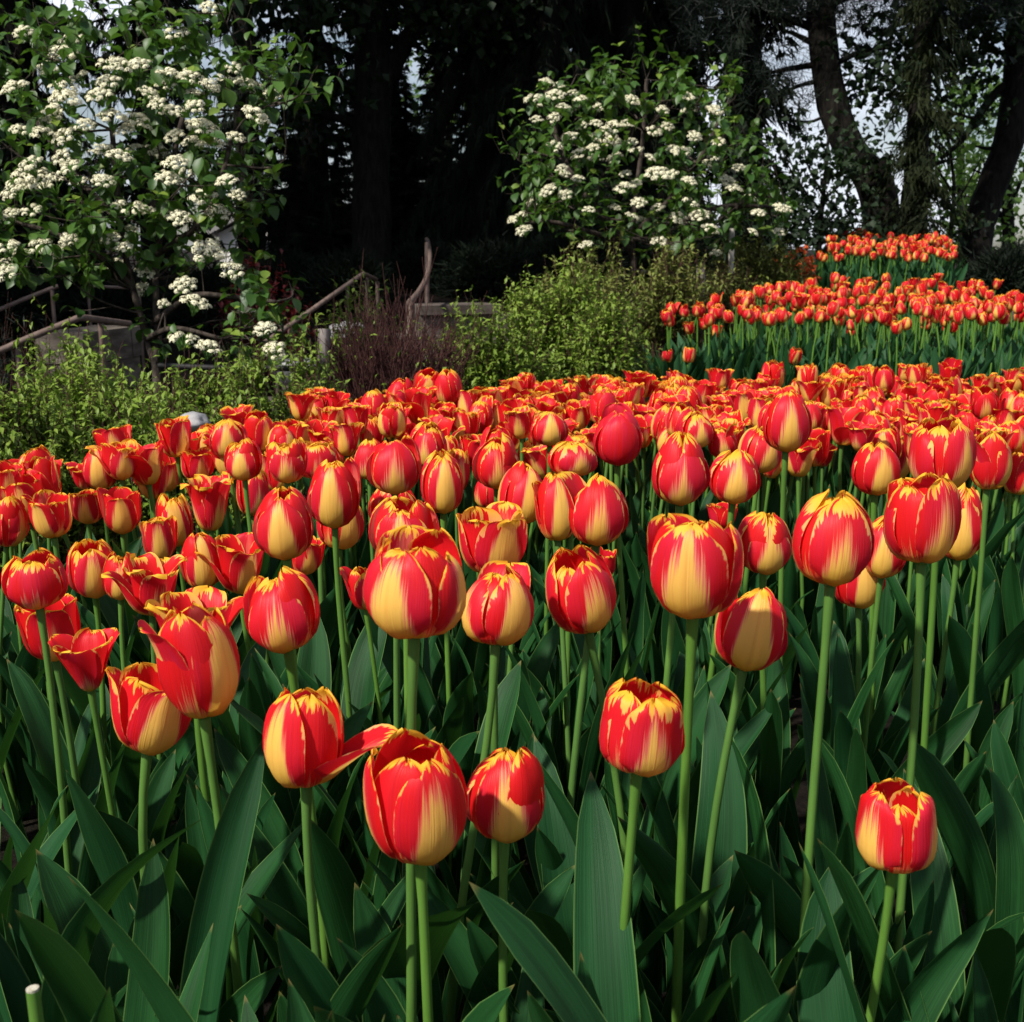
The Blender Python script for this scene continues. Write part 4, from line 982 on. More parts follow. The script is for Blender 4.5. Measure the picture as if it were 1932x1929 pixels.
for i in range(16):
    lb_ = leaf_blade(lr, 9, 22, flip=(i == 15)); LEAF_HV.append(lb_[0]); a = Acc(); a.add(*lb_); LEAF_HI.append(a.mesh('leaf', M['leaf']))
LEAF_LO = [leaf_blade(lr, 5, 8) for i in range(10)]
LEAF_LO_ME = []
for b in LEAF_LO:
    a = Acc(); a.add(*b); LEAF_LO_ME.append(a.mesh('leaf', M['leaf']))

FORMS = {'egg': 'closed egg-shaped', 'goblet': 'goblet-shaped', 'boxy': 'square-shouldered', 'cup': 'cupped', 'open': 'open', 'ruffle': 'ruffled wide-open', 'star': 'splayed star-like'}
BLOOMS = {}       # kind -> list of petal-mesh lists
LOW = {}          # kind -> list of joined Acc data for distant blooms
for ki, kd in enumerate(('egg', 'goblet', 'boxy', 'cup', 'open', 'ruffle', 'star')):
    BLOOMS[kd] = [petal_meshes(bloom_petals(kd, 100 + ki * 20 + j, 8, 10)) for j in range(11)]
    LOW[kd] = [bloom_petals(kd, 300 + ki * 20 + j, 5, 7) for j in range(9)]
LOW_ME = {k: [joined_bloom(p).mesh('flower', [M['petal'], M['stem']]) for p in v] for k, v in LOW.items()}

trng = np.random.default_rng(11)
TUL = []   # (image u, v, label-anchor phrase)
def stem_path(b, top, axis, n, sway):
    """curve from base b to top ending along axis (world coordinates)"""
    h = np.linalg.norm(top - b)
    c1 = b + np.array((0, 0, h * .45)) + sway; c2 = top - axis * h * .3
    t = np.linspace(0, 1, n)[:, None]
    return b * (1 - t) ** 3 + 3 * c1 * t * (1 - t) ** 2 + 3 * c2 * t ** 2 * (1 - t) + top * t ** 3

BOXES = []      # image boxes of the named blooms, so that no nearer leaf grows across them
from mathutils import Euler
def set_leaf(o, k, base, loc, rot, scale, rng):
    scale = list(scale); rot = list(rot)
    for it in range(16):
        Mx = np.array(Euler(rot).to_matrix()) * np.array(scale)[None, :]
        W_ = LEAF_HV[k] @ Mx.T + np.asarray(loc) + np.asarray(base)
        q_ = W_ - CAM; d = q_ @ FWD
        u = CU + FPX * q_[:, 0] / d; v = CV - FPX * (q_ @ UPV) / d
        bad = False
        for (u0, u1, v0, v1, bd) in BOXES:
            m_ = (u > u0) & (u < u1) & (v > v0) & (v < v1 - .12 * (v1 - v0)) & (d < bd + .02)
            if m_.any(): bad = True; break
        if not bad and d.min() > .30: break
        rot[2] += 2.4; 
        if it > 6: scale = [s_ * .86 for s_ in scale]
    o.location = loc; o.rotation_euler = rot; o.scale = scale
def add_leaves(root, n, L, hi, rng, az=None, extra=()):
    for k in range(n):
        ki = int(rng.integers(15)); me = LEAF_HI[ki] if hi else LEAF_LO_ME[rng.integers(10)]
        o = link('leaf', me, root)
        a = (az if az is not None else 0) + k * 2.3 + rng.uniform(-.6, .6)
        s = L * rng.uniform(.75, 1.15) * (1 - .12 * k)
        loc = (.006 * math.sin(a), -.006 * math.cos(a), rng.uniform(0, .03) + .015 * k)
        rot = (rng.uniform(-.08, .08), rng.uniform(-.08, .08), a)
        sc = (s * rng.uniform(.85, 1.2), s, s)
        if hi: set_leaf(o, ki, root.location, loc, rot, sc, rng)
        else: o.location = loc; o.rotation_euler = rot; o.scale = sc
    return root

def make_tulip(top, W, H, kind, axis, spin, label, group, petals, rng, hi_leaves, base=None, nleaf=3, leafL=.34, group_flower=True, stem_n=8):
    axis = np.asarray(axis, float); axis = axis / np.linalg.norm(axis)
    if base is None:
        dx, dy = rng.normal(0, .012, 2) - axis[:2] * .14
        bx, by = top[0] + dx, top[1] + dy
        base = np.array((bx, by, ground(bx, by) - .03))
    root = empty('tulip', base, label, 'tulip', group)
    a = Acc()
    sway = np.array((rng.normal(0, .022), rng.normal(0, .022), 0))
    add_tube(a, stem_path(base, top, axis, stem_n, sway) - base, np.append(np.linspace(.0045, .0036, stem_n - 1), .0047) * (W / .062) ** .5, 8 if hi_leaves else 5)
    a.build('stem', M['stem'], root)
    if isinstance(petals, list):
        fl = link('flower', HEART, root)
        for me in petals: link('petal', me, fl)
    else:
        fl = link('flower', petals, root)
    fl.location = top - base
    fl.rotation_mode = 'QUATERNION'; fl.rotation_quaternion = rot_to(axis, spin)
    fl.scale = (W, W, H)
    add_leaves(root, nleaf, leafL, hi_leaves, rng, az=rng.uniform(0, 6.28))
    return root

# named tulips: (u, v top, v bottom, width, kind, lean degrees, azimuth of petal 0, options, label)
HERO = [
 (793,1385,1618,183,'goblet',-2,0.62,dict(fl=.75,yel=.18),"largest low tulip in front, one cream-flamed petal beside a glossy red one"),
 (952,1400,1578,142,'egg',2,0.0,dict(fl=.95,yel=.5),"short closed tulip with broad yellow front petal, touching the largest low tulip"),
 (1202,1280,1450,152,'boxy',3,0.25,dict(fl=.6,yel=.7),"square-shouldered tulip with yellow-tipped crown standing alone over broad leaves"),
 (1685,1468,1632,142,'boxy',0,1.05,dict(fl=.7,yel=.35),"lowest tulip on the right, boxy bloom with two red petals in front"),
 (578,1275,1480,150,'goblet',3,1.2,dict(special={0:'flop'},fl=.75,yel=.45),"half-open tulip dropping one yellow-splashed petal sideways"),
 (385,1135,1350,148,'goblet',-4,1.05,dict(fl=.95,yel=.2),"tall goblet tulip with cream flanks in front of a wide-open bloom"),
 (278,1258,1418,155,'cup',10,0.6,dict(fl=1.0,yel=.35),"tilted open cup tulip with plain golden side, below the splayed dark red one"),
 (172,1192,1305,130,'star',-3,0.2,dict(fl=.3,yel=.3,plainish=1),"splayed dark red tulip with twisted spreading petals"),
 (105,1130,1245,112,'cup',-6,0.5,dict(fl=.55,yel=.2),"broad red cup tulip overlapping the splayed dark red one"),
 (368,1112,1255,170,'open',2,0.9,dict(special={1:'half'},fl=.5,yel=.45),"wide-open tulip half hidden behind the tall cream-flanked goblet"),
 (543,1067,1225,130,'egg',-6,0.15,dict(fl=.62,yel=.45),"plump closed tulip leaning over, short golden flame and yellow-splashed shoulder"),
 (782,1003,1197,182,'goblet',4,-0.62,dict(fl=.95,yel=.35,special={4:'cup'}),"huge tulip in the middle with one broad plain red petal"),
 (935,1068,1215,130,'egg',2,0.7,dict(fl=.85,yel=.3),"rounded red tulip with a slanting golden flame, beside the huge middle tulip"),
 (930,957,1085,136,'cup',0,0.5,dict(fl=.95,yel=.75),"yellow-crowned cup tulip right behind the rounded red one"),
 (1110,1032,1192,125,'goblet',-12,0.5,dict(fl=.6,yel=.6),"tulip leaning sideways with golden foot and yellow streaked shoulder"),
 (1307,962,1160,168,'goblet',0,-0.45,dict(fl=.98,yel=.25,special={4:'cup'}),"large tall goblet tulip with an amber inner stripe and red rim"),
 (1402,1100,1262,130,'egg',10,0.0,dict(fl=1.0,yel=.4),"nodding golden tulip tucked under the large amber-striped goblet"),
 (1440,955,1080,96,'egg',-1,0.1,dict(fl=.95,yel=.55),"small golden egg tulip behind the large amber-striped goblet"),
 (1567,927,1103,138,'egg',2,0.1,dict(fl=.55,yel=.75),"big egg tulip with yellow crest and one thin yellow slash"),
 (1620,1030,1145,88,'egg',-6,0.2,dict(fl=.9,yel=.3),"half-hidden golden tulip low behind the yellow-crested egg tulip"),
 (1662,965,1090,78,'egg',3,-0.4,dict(fl=.9,yel=.6),"narrow yellow-topped tulip squeezed behind the yellow-crested egg tulip"),
 (1738,895,1062,128,'goblet',-2,0.3,dict(fl=.55,yel=.55),"tall red goblet of a close pair, yellow tips and short golden foot"),
 (1806,905,1058,84,'egg',3,-0.3,dict(fl=.95,yel=.6),"slim partner of a close pair, cream flame down its edge"),
 (1124,892,1028,112,'egg',2,0.1,dict(fl=.62,yel=.6),"round yellow-rimmed tulip in front of a narrow cream-flamed one"),
 (1052,897,1022,76,'egg',-3,0.1,dict(fl=.98,yel=.3),"narrow cream-flamed tulip beside the round yellow-rimmed one"),
 (765,933,1062,122,'goblet',0,0.1,dict(fl=.9,yel=.3),"tulip with pink-edged pointed flame directly behind the huge middle tulip"),
 (745,905,1000,88,'egg',-2,0.3,dict(fl=.7,yel=.6),"yellow-topped tulip peeping over the pink-edged one"),
 (632,868,995,92,'egg',1,0.05,dict(fl=.85,yel=.15),"oval tulip with broad cream flame and dark green foot"),
 (640,935,1035,85,'goblet',4,0.5,dict(fl=.8,yel=.6),"dull yellow and red tulip in the shade of the oval cream-flamed one"),
 (540,918,1055,106,'egg',-1,0.05,dict(fl=.95,yel=.1),"tall oval tulip with pale apricot front petal on a straight stem"),
 (455,1000,1120,108,'open',2,0.8,dict(special={4:'half'},fl=.8,yel=.25),"opening tulip with one petal bent outward, red inside showing"),
 (385,1003,1112,72,'egg',-3,0.3,dict(fl=.98,yel=.1),"pale cream-sided bud-like tulip next to the opening one"),
 (288,1050,1162,128,'ruffle',3,0.8,dict(special={4:'half'},fl=.5,yel=.5),"ruffled red tulip with a yellow-lipped petal rolled back"),
 (180,1018,1125,86,'goblet',0,0.4,dict(fl=.85,yel=.45),"upright goblet tulip with golden corner patches beside a ruffled one"),
 (75,1035,1147,110,'goblet',-4,0.3,dict(fl=.4,yel=.4),"dark red tulip with yellow scalloped back petals near the left edge"),
 (228,1042,1132,66,'egg',4,0.3,dict(fl=.8,yel=.5),"rose-tinted tulip wedged behind the golden-cornered goblet"),
 (232,921,1008,72,'cup',1,0.45,dict(fl=.9,yel=.15),"crown-like tulip with three upright points and cream sides"),
 (168,925,990,64,'cup',0,0.1,dict(fl=.9,yel=.3),"tulip with almond-shaped cream flame left of the crown-like one"),
 (103,928,1015,78,'cup',-2,-0.2,dict(fl=.95,yel=.3,special={5:'open'}),"tulip with one splayed red petal and a greyish cream one"),
 (25,943,1025,72,'cup',0,0.2,dict(fl=.6,yel=.5),"orange-footed tulip cut by the left edge of the view"),
 (398,895,1003,106,'ruffle',0,0.9,dict(fl=.5,yel=.55),"big ruffled tulip with wide red petal and golden foot"),
 (336,930,1032,62,'goblet',-4,0.2,dict(fl=1.2,yel=.8),"withered pale yellow tulip streaked with thin red lines"),
 (305,975,1060,66,'cup',-3,0.4,dict(fl=.95,yel=.4),"peach-flanked tulip under the withered pale one"),
 (478,885,975,58,'goblet',2,0.6,dict(fl=.6,yel=.4),"slim red tulip between a big ruffled and a tall oval one"),
 (230,833,907,70,'cup',0,0.6,dict(special={4:'half'},fl=.85,yel=.5),"cup tulip standing up against the shrubs with one petal curling out"),
 (283,855,925,56,'goblet',0,0.3,dict(fl=.6,yel=.4),"red tulip paired beside the curling-petal cup"),
 (318,858,928,52,'cup',3,0.8,dict(fl=.8,yel=.2),"second cup tulip of the pair by the shrubs, orange foot"),
 (375,845,910,64,'cup',0,0.5,dict(fl=.85,yel=.4),"pale-striped tulip behind the big ruffled one"),
 (432,790,865,66,'egg',-1,0.1,dict(fl=.75,yel=.5),"oval tulip topping the left back row against the shrubs"),
 (462,830,907,66,'egg',-2,-0.1,dict(fl=.9,yel=.4),"tulip with cream flame in front of the oval one on the back row"),
 (543,828,912,74,'goblet',0,0.1,dict(fl=.7,yel=.6),"golden-footed tulip with yellow scalloped top, above the tall oval one"),
 (600,838,905,80,'goblet',0,0.4,dict(fl=.5,yel=.8),"striped yellow and red tulip above the oval cream-flamed one"),
 (745,826,932,96,'egg',0,0.0,dict(fl=.75,yel=.15),"large oval tulip with an apricot flame and thin white rim"),
 (836,850,970,74,'egg',0,0.1,dict(fl=.85,yel=.4),"narrow egg tulip with pointed golden flame, half covering another"),
 (862,848,930,44,'goblet',3,0.4,dict(fl=.6,yel=.9),"yellow-crested tulip half covered by the narrow egg tulip"),
 (937,818,922,82,'egg',0,0.1,dict(fl=.55,yel=.5),"round red tulip with short golden flame and yellow-dashed rim"),
 (982,873,990,86,'egg',4,0.35,dict(fl=.85,yel=.2),"leaning oval tulip with golden lower half, red shoulder"),
 (1000,832,890,50,'egg',2,0.2,dict(fl=.7,yel=.5),"small tulip squeezed above the leaning golden oval"),
 (1080,832,900,88,'egg',2,0.15,dict(fl=.5,yel=1.0),"tulip with feathery yellow fan on its front petal"),
 (1165,770,878,84,'egg',0,0.0,dict(plain=True),"plain magenta-red tulip without any yellow flame"),
 (1282,815,952,102,'egg',0,0.0,dict(fl=.55,yel=.4),"broad rose tulip with fringed golden flame, dark green stem"),
 (1382,845,950,90,'egg',3,0.05,dict(fl=.85,yel=.7),"yellow-shouldered tulip beside the broad rose one"),
 (1430,806,893,76,'egg',4,0.35,dict(fl=.8,yel=.5),"tulip with a golden side flame leaning over the yellow-shouldered one"),
 (1482,740,853,84,'egg',0,0.0,dict(fl=.8,yel=.1),"tallest egg-shaped tulip rising out of the crowd, pointed golden flame"),
 (1526,762,850,52,'goblet',2,0.3,dict(fl=.85,yel=.2),"tulip hidden behind the tallest egg-shaped one, one red petal showing"),
 (1588,765,842,78,'open',3,0.9,dict(special={5:'flop'},fl=.35,yel=.15),"dark crimson tulip with a sagging front petal"),
 (1552,838,882,56,'ruffle',0,0.5,dict(fl=.2,yel=.2),"low dark open tulip showing its pistil under the crimson one"),
 (1650,835,935,84,'egg',0,0.0,dict(fl=.72,yel=.4),"dark red egg tulip with fringed golden heart and beaded rim"),
 (1690,822,905,52,'goblet',3,0.4,dict(fl=.6,yel=.8),"yellow-splashed tulip half behind the beaded dark red egg"),
 (1772,787,925,112,'goblet',-1,0.55,dict(fl=.6,yel=.4),"very large upright tulip with purple-shaded golden side"),
 (1862,815,925,78,'goblet',0,0.75,dict(fl=.85,yel=.5),"orange-red tulip with smooth broad petal, next to the very large one"),
 (1918,850,935,54,'goblet',4,0.3,dict(fl=.7,yel=.3),"tulip cut by the right edge of the view, pale foot"),
 (605,733,787,56,'open',0,0.15,dict(fl=.7,yel=.35),"open lily-like tulip standing alone above the back row"),
 (772,731,790,52,'goblet',0,0.6,dict(fl=.85,yel=.4),"goblet tulip in front of the bare brown twigs"),
 (724,740,797,46,'cup',-2,0.4,dict(fl=.3,yel=.3),"red cup tulip beside the goblet in front of the twigs"),
 (1135,1035,1095,52,'cup',3,0.4,dict(fl=.3,yel=.3),"shaded red tulip peering from behind the sideways-leaning one"),
 (1362,950,1000,52,'cup',0,0.6,dict(fl=.2,yel=.2),"dark red tulip low between stems under the yellow-shouldered one"),
 (1315,780,845,60,'egg',0,0.2,dict(fl=.7,yel=.6),"streaked tulip just above the broad rose one"),
 (1037,778,842,68,'egg',1,0.2,dict(fl=.85,yel=.6),"yellow-crowned tulip with long cream flame above the yellow fan one"),
 (697,785,850,56,'goblet',0,0.1,dict(fl=.6,yel=.9),"tulip with bright yellow crest above the large oval one"),
 (650,790,850,54,'egg',0,0.1,dict(fl=.6,yel=.3),"rosy tulip with faint flame beside the bright yellow crest"),
 (690,1060,1150,60,'goblet',-6,0.4,dict(fl=.8,yel=.3),"slim tulip tucked behind the huge middle tulip, only its edge showing"),
 (575,1015,1085,70,'cup',3,0.4,dict(fl=.7,yel=.2),"shadowed tulip below the pale apricot oval one"),
 (88,868,930,56,'goblet',0,0.4,dict(fl=.4,yel=.3),"red tulip in the corner clump left of the curling-petal cup"),
 (160,872,925,64,'ruffle',0,0.2,dict(fl=.4,yel=.4),"wide ruffled tulip at the back of the corner clump"),
 (35,890,945,62,'ruffle',0,0.5,dict(fl=.3,yel=.2),"flat-topped red tulip at the far left of the corner clump"),
]
def solve_depth(vb, d, zmin=.43, zmax=.62):
    k = sP + (vb - CV) / FPX * cP
    z = CAM[2] - d * k
    if z < zmin: d = (CAM[2] - zmin) / k
    if z > zmax: d = (CAM[2] - zmax) / k
    return d
HERO_POS = []
SPREAD = {'egg': .062, 'boxy': .062, 'goblet': .064, 'cup': .072, 'open': .085, 'ruffle': .088, 'star': .09}
for (u, vt, vb, wpx, kind, *_r) in HERO:
    sp_ = SPREAD[kind] * (1.13 if wpx > 160 else .86 if wpx < 80 and vb > 900 else 1)
    BOXES.append((u - wpx * .45, u + wpx * .45, vt, vb, solve_depth(vb, FPX * sp_ / wpx)))
for i, (u, vt, vb, wpx, kind, lean, az, opt, label) in enumerate(HERO):
    rng = np.random.default_rng(1000 + i)
    spread = {'egg': .062, 'boxy': .062, 'goblet': .064, 'cup': .072, 'open': .085, 'ruffle': .088, 'star': .09}[kind]
    if wpx > 160: spread *= 1.13
    if wpx < 80 and vb > 900: spread *= .86
    d = solve_depth(vb, FPX * spread / wpx)
    # bloom widths in profile units differ from 1
    mw = max(p[0] for p in PROF[kind]) * 2
    W = wpx * d / FPX / max(mw, 1.0) * 1.06
    H = (vb - vt) * d / FPX / {'egg': 1.02, 'boxy': 1.02}.get(kind, 1.04) * .98
    top = P(u, vb - 2, d)
    if kind in ('egg', 'goblet') and 'special' not in opt and rng.random() < .5: opt = dict(opt, special={int(rng.integers(2, 5)): str(rng.choice(['cup', 'goblet', 'open']))})
    petals = petal_meshes(bloom_petals(kind, 5000 + i * 7, 13, 17, special=opt.get('special', {}), plain=opt.get('plain', False), az0=az, yel=opt.get('yel'), fl=opt.get('fl')))
    axis = np.array((math.sin(R(lean)), rng.normal(0, .05) - .02, math.cos(R(lean))))
    top = top - axis / np.linalg.norm(axis) * 0.0
    near = d < 1.9
    root = make_tulip(top, W, H, kind, axis, 0.0, label, 'striped tulips of the near bed', petals, rng, True, nleaf=(3 if d < 1.25 else 4), leafL=min(rng.uniform(.36, .46), top[2] * .66 if top[2] < .41 else .46), stem_n=12)
    HERO_POS.append((root.location.x, root.location.y))
    TUL.append((u, (vt + vb) / 2))

# fill of the three beds
def inpoly(x, y, poly):
    c = False; n = len(poly)
    for i in range(n):
        x1, y1 = poly[i]; x2, y2 = poly[(i + 1) % n]
        if (y1 > y) != (y2 > y) and x < (x2 - x1) * (y - y1) / (y2 - y1) + x1: c = not c
    return c
EDGE_U = [-150, 0, 100, 200, 420, 600, 700, 840, 960, 1080, 1300, 1500, 1640, 1930, 2100]
EDGE_V = [985, 962, 935, 905, 850, 795, 785, 772, 762, 750, 744, 738, 728, 730, 735]
LOWV_U = [-150, 0, 450, 560, 900, 1100, 1400, 1930, 2200]
LOWV_V = [1010, 985, 900, 885, 872, 868, 862, 885, 915]
cand = []
pts = list(HERO_POS)
rng = np.random.default_rng(77)
def scatter(test, xr, yr, dmin, tries, pts, dhero=.07):
    nh = len(HERO_POS); out = []
    for _ in range(tries):
        x, y = rng.uniform(*xr), rng.uniform(*yr)
        if not test(x, y): continue
        ok = True
        for j, (a, b) in enumerate(pts):
            dm = dhero if j < nh else dmin
            if (a - x) ** 2 + (b - y) ** 2 < dm * dm: ok = False; break
        if ok: pts.append((x, y)); out.append((x, y))
    return out
def near_test(x, y):
    u, v, d = proj((x, y, .5))
    return -60 < u < 2010 and np.interp(u, EDGE_U, EDGE_V) < v < np.interp(u, LOWV_U, LOWV_V)
near_fill = scatter(near_test, (-1.3, 2.2), (1.65, 4.5), .064, 90000, pts, .052)
BED2 = [(.70, 6.15), (1.6, 6.0), (2.55, 6.0), (2.9, 6.5), (3.02, 7.3), (2.75, 8.2), (1.9, 8.1), (1.25, 7.2)]
BED3 = [(2.38, 9.9), (3.5, 9.9), (3.95, 11.6), (3.0, 11.7)]
bed2 = scatter(lambda x, y: inpoly(x, y, BED2), (.6, 3.1), (5.9, 8.3), .098, 16000, pts)
bed3 = scatter(lambda x, y: inpoly(x, y, BED3), (2.2, 4.1), (9.8, 11.8), .105, 12000, pts)
bed2 += [(.74, 6.05), (.84, 6.0), (1.33, 6.0)]
n2low = 3
bed3.append((2.28, 9.75))
allf = [(x, y, 1) for x, y in near_fill] + [(x, y, 2) for x, y in bed2] + [(x, y, 3) for x, y in bed3]
print('tulips: heroes', len(HERO), 'fill', len(near_fill), len(bed2), len(bed3))
allf.sort(key=lambda q: q[1])
n_ind = 300 - len(HERO)
LAND = [(740, 655, 'bare brown twigs'), (905, 690, 'green willow shrub'), (1060, 660, 'green willow shrub by the second bed')]
ANCH = [(h[0], (h[1] + h[2]) / 2, n) for h, n in [(HERO[i], nm) for i, nm in (
    (72, 'lone lily-like tulip'), (73, 'goblet below the brown twigs'), (52, 'large apricot-flamed oval'), (53, 'narrow golden egg tulip'), (55, 'round yellow-dashed tulip'),
    (58, 'feathery yellow fan tulip'), (59, 'plain magenta tulip'), (60, 'broad rose tulip'), (61, 'yellow-shouldered tulip'), (63, 'tallest egg-shaped tulip'), (65, 'sagging crimson tulip'),
    (67, 'beaded dark red egg'), (69, 'very large purple-shaded tulip'), (70, 'smooth orange-red tulip'), (48, 'oval atop the left back row'), (50, 'scalloped golden-footed tulip'),
    (51, 'yellow-striped tulip'), (44, 'curling-petal cup'), (77, 'streaked tulip'), (78, 'long cream-flamed tulip'), (79, 'bright yellow-crested tulip'), (85, 'corner ruffled tulip'))]]
used = {}
far = Acc()
frng = np.random.default_rng(9)
ORD = ['', 'second ', 'third ', 'fourth ', 'fifth ', 'sixth ', 'seventh ', 'eighth ', 'ninth ', 'tenth ', 'eleventh ', 'twelfth ']
pend = []
for i, (x, y, bed) in enumerate(allf):
    g0 = ground(x, y)
    hgt = (frng.normal(.485, .026) if y < 3 else frng.normal(.485, .020)) if bed == 1 else frng.normal(.55, .024) if bed == 2 else frng.normal(.46, .024)
    if bed == 2 and frng.random() < .10: hgt -= frng.uniform(.05, .12)
    if bed == 2 and (x, y) in bed2[-n2low:]: hgt = .36
    dist = y
    if bed == 1:
        pr = [('egg', .30), ('goblet', .22), ('cup', .2), ('open', .16), ('ruffle', .08), ('boxy', .04)] if y < 2.5 else [('egg', .16), ('goblet', .20), ('cup', .22), ('open', .20), ('ruffle', .18), ('star', .04)]
    else:
        pr = [('egg', .42), ('goblet', .28), ('cup', .16), ('boxy', .08), ('open', .06)]
    kind = pr[np.searchsorted(np.cumsum([p for _, p in pr]), frng.random() * .999)][0]
    W = frng.uniform(.052, .066) * (1.0 if bed == 1 else .98) * {'open': 1.0, 'ruffle': 1.05, 'star': 1.0}.get(kind, 1.0)
    H = W * frng.uniform(1.08, 1.32) * {'open': .92, 'ruffle': .85, 'star': .85}.get(kind, 1.0)
    lean = frng.normal(0, .15); lean2 = frng.normal(0, .14) - .03
    axis = np.array((lean, lean2, 1.0)); axis /= np.linalg.norm(axis)
    top = np.array((x + lean * .12, y + lean2 * .12, g0 + hgt))
    base = np.array((x, y, g0))
    spin = frng.uniform(0, 6.28)
    if i < n_ind:
        pi_ = int(frng.integers(11))
        if bed == 1 and y < 3.0: pet = BLOOMS[kind][pi_]
        else: pet = LOW_ME[kind][int(frng.integers(9))]
        nl = 3 if (bed == 1 and y > 2.6) else 4
        grp = {1: 'striped tulips of the near bed', 2: 'striped tulips of the second bed', 3: 'striped tulips of the hilltop bed'}[bed]
        root = make_tulip(top, W, H, kind, axis, spin, None, grp, pet, frng, False, base=base, nleaf=nl, leafL=frng.uniform(.32, .42) if bed == 1 else frng.uniform(.42, .52), stem_n=6)
        u, v, d = proj(top + axis * H * .5)
        pend.append((root, u, v, kind, lean, bed))
    else:
        q = np.array(rot_to(axis, spin).to_matrix()) @ np.diag((W, W, H))
        for V, F, A_, B_ in LOW[kind][int(frng.integers(9))]:
            far.add(V @ q.T + top, F, A_, np.array((B_[0], B_[1], (B_[2] + i * .137) % 1)))
        add_tube(far, stem_path(base, top, axis, 5, np.array((frng.normal(0, .012), 0, 0))), .0046, 5, 1)
        for k in range(5):
            V, F, A_, B_ = LEAF_LO[int(frng.integers(10))]
            s_ = frng.uniform(.36, .50)
            q2 = np.array(rot_to((frng.normal(0, .08), frng.normal(0, .08), 1), frng.uniform(0, 6.28)).to_matrix()) * s_
            far.add(V @ q2.T + base, F, A_, np.array((frng.uniform(.05, .75), 0, frng.random())), 2)
o = far.build('distant_tulips', [M['petal'], M['stem'], M['leaf']])
tag(o, "crowd of small striped tulips filling the farthest rows, the second bed and the hilltop bed", 'tulips', kind='stuff')
# labels of the filling tulips: form, lean and the striking tulip or plant it stands by
def side_word(du, dv):
    if abs(du) > 1.6 * abs(dv): return 'right of' if du > 0 else 'left of'
    if abs(dv) > 1.6 * abs(du): return 'behind' if dv < 0 else 'below'
    return ('behind and right of' if du > 0 else 'behind and left of') if dv < 0 else ('below and right of' if du > 0 else 'below and left of')
rows = {}
for root, u, v, kind, lean, bed in pend:
    if bed == 1:
        best = min(ANCH, key=lambda a: (a[0] - u) ** 2 + 1.5 * (a[1] - v) ** 2)
        du, dv = u - best[0], v - best[1]
        key = (kind, side_word(du, dv), 'the ' + best[2]); dist = math.hypot(du, dv)
    else:
        zone = 'left end' if u < 1400 else 'middle' if u < 1700 else 'right end'
        key = (kind, 'in the', 'second bed, ' + zone); dist = u
        if v > 590: key = (kind, 'low in the', 'second bed, ' + zone)
    rows.setdefault(key, []).append((dist, root, lean, bed))
for (kind, rel, anc), L in rows.items():
    L.sort(key=lambda q: q[0])
    for j, (dist, root, lean, bed) in enumerate(L):
        od = ORD[j] if j < len(ORD) else f'{j + 1}th '
        if bed == 1: root['label'] = f"{od}{FORMS[kind]} red tulip {rel} {anc}" if j else f"{FORMS[kind]} red tulip {rel} {anc}"
        else: root['label'] = f"{od}{FORMS[kind]} tulip from the left {rel} {anc}" if j else f"first {FORMS[kind]} tulip from the left {rel} {anc}"

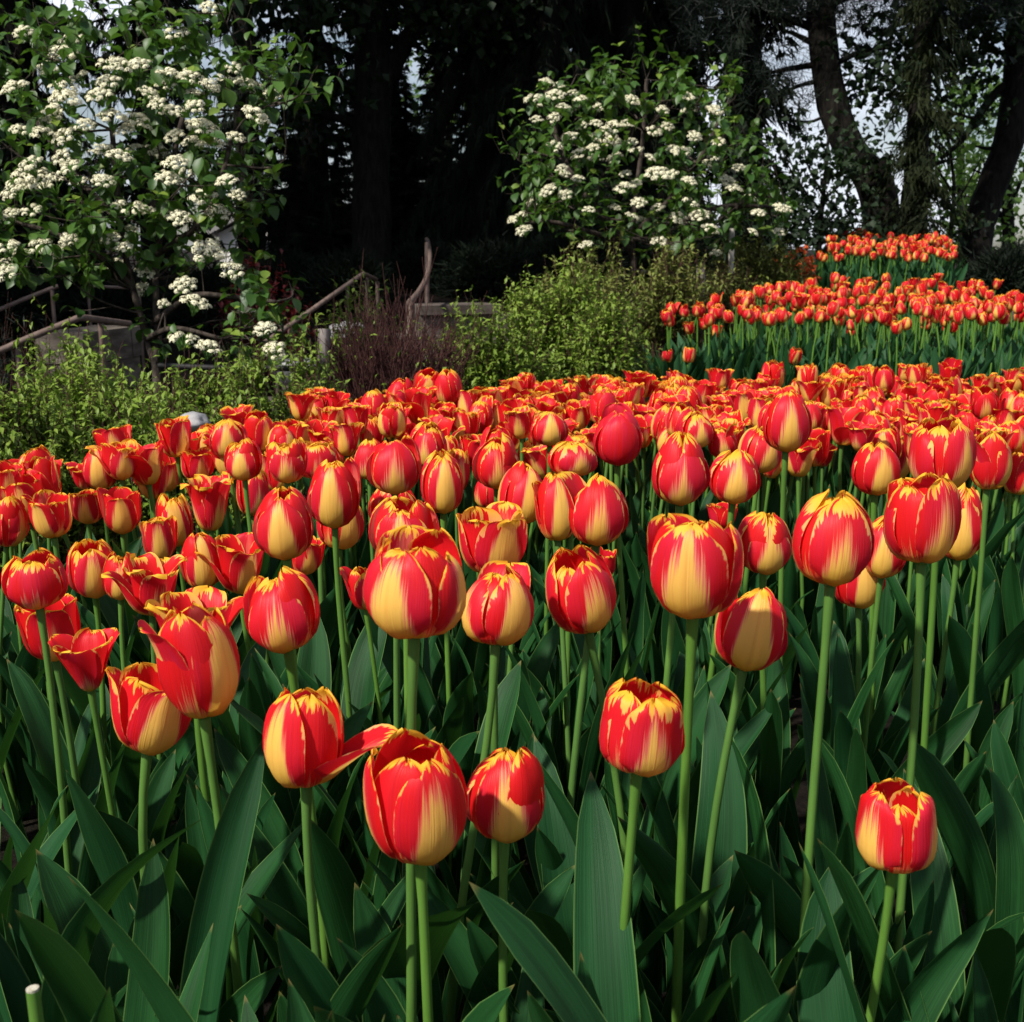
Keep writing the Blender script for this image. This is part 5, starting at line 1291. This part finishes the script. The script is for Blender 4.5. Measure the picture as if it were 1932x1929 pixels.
# leafy tulip plants without a flower at the front of the bed: (u, v of the tip, depth, length, width factor, heading, tilt)
LEAFY = [
 (1450,1620,.80,.40,1.2,2.6,.0,"broad pointed leaf plant leaning over the bottom, beside the lowest tulip"),
 (1215,1600,.86,.42,1.2,2.9,.02,"broad upright pale-edged leaf plant behind the square-shouldered tulip's stem"),
 (1700,1640,.92,.36,1.1,.3,.0,"dark leaf plant crowding the foot of the lowest tulip"),
 (1640,1380,1.12,.42,.8,3.2,.05,"tall narrow leaf plant rising left of the lowest tulip"),
 (1850,1520,1.0,.34,1.2,-1.2,.2,"wide flat leaf plant by the dark soil at the right"),
 (620,1600,.80,.38,1.1,-1.2,.12,"long slanting leaf plant left of the largest low tulip"),
 (712,1640,.90,.36,1.1,-.7,.03,"dark wavy leaf plant behind the largest low tulip's stem"),
 (560,1650,.76,.36,1.0,-.4,.04,"slim pointed leaf plant under the half-open tulip"),
 (345,1740,.74,.34,1.5,1.1,.12,"short broad leaf plant with a folded top, below the tilted cup tulip"),
 (210,1530,.92,.40,1.0,.5,.0,"pair of tall wavy leaves with a bluish sheen"),
 (265,1510,.90,.40,.9,2.8,.0,"glossy keel-folded leaf plant beside the bluish wavy pair"),
 (90,1560,.98,.38,1.1,-1.0,.12,"slanting dark leaf plant near the lower left edge"),
 (30,1560,.95,.34,1.2,1.5,.0,"leaf plant at the left edge with an arched pale leaf"),
 (110,1740,.80,.30,.8,.2,.04,"small pointed leaf plant next to the cut stem"),
 (1140,1790,.76,.30,1.0,.7,.02,"low leaf plant at the foot of the square-shouldered tulip"),
 (1000,1560,1.05,.42,1.1,1.4,.06,"tall dark leaf plant right of the short closed tulip"),
 (1090,1520,1.15,.44,.8,-.6,.03,"long ribbon-like leaf plant behind the square-shouldered tulip"),
 (1500,1560,1.05,.38,1.2,-.8,.05,"rounded bluish leaf plant in the gap left of the lowest tulip"),
 (1890,1700,.86,.34,1.4,-2.0,.2,"very broad leaf plant spreading across the lower right corner"),
]
for i, (u, v, d, L, wf, hd, tl, label) in enumerate(LEAFY):
    rng = np.random.default_rng(400 + i)
    tip = P(u, v, d)
    k = i % 15
    root = empty('tulip_plant', (tip[0], tip[1], 0), label, 'plant', 'flowerless tulip plants')
    zt = max(tip[2], .1)
    for j in range(3):
        o = link('leaf', LEAF_HI[15 if i == 12 and j == 0 else (k + j * 4) % 15], root)
        s_ = zt * 1.12 * (1 - .17 * j)
        set_leaf(o, 15 if i == 12 and j == 0 else (k + j * 4) % 15, root.location, (.02 * j * math.sin(hd), .02 * j, 0), (tl * .5, tl * math.sin(hd), hd + j * 2.2), (min(s_, .40) * min(wf, 1.1) * .92, s_ * .93, s_ * .93), rng)
rng = np.random.default_rng(2024)
npl = 0
for _ in range(4000):
    y = rng.uniform(.85, 2.4); x = rng.uniform(-.52, .5) * y * .98
    if npl >= 135: break
    u, v, d = proj((x, y, .36))
    if v < 1000 + .12 * abs(u - 966) * 0: continue
    if min((a - x) ** 2 + (b - y) ** 2 for a, b in HERO_POS) < .05 ** 2: continue
    HERO_POS.append((x, y)); npl += 1
    root = empty('tulip_plant', (x, y, -.02), "leafy flowerless tulip plant filling the shade between the flower stems", 'plant', 'leafy plants between the flower stems')
    add_leaves(root, 3, rng.uniform(.30, .43), True, rng, az=rng.uniform(0, 6.28))
a = Acc()
b0 = P(62, 1868, .72)
root = empty('cut_stem', (b0[0] + .01, b0[1], 0), "cut tulip stalk with a pale hollow end, low at the left edge", 'stalk')
add_tube(a, [(0, 0, 0), (-.004, 0, b0[2] * .6), (-.01, 0, b0[2])], [.0045, .004, .004], 10, 0, cap=False)
a.build('stalk', M['stem'], root)
a = Acc()
add_tube(a, [(-.01, 0, b0[2] - .001), (-.0102, 0, b0[2] + .0012)], [.0038, .0038], 10)
a.build('cut_end', M['cut'], root)
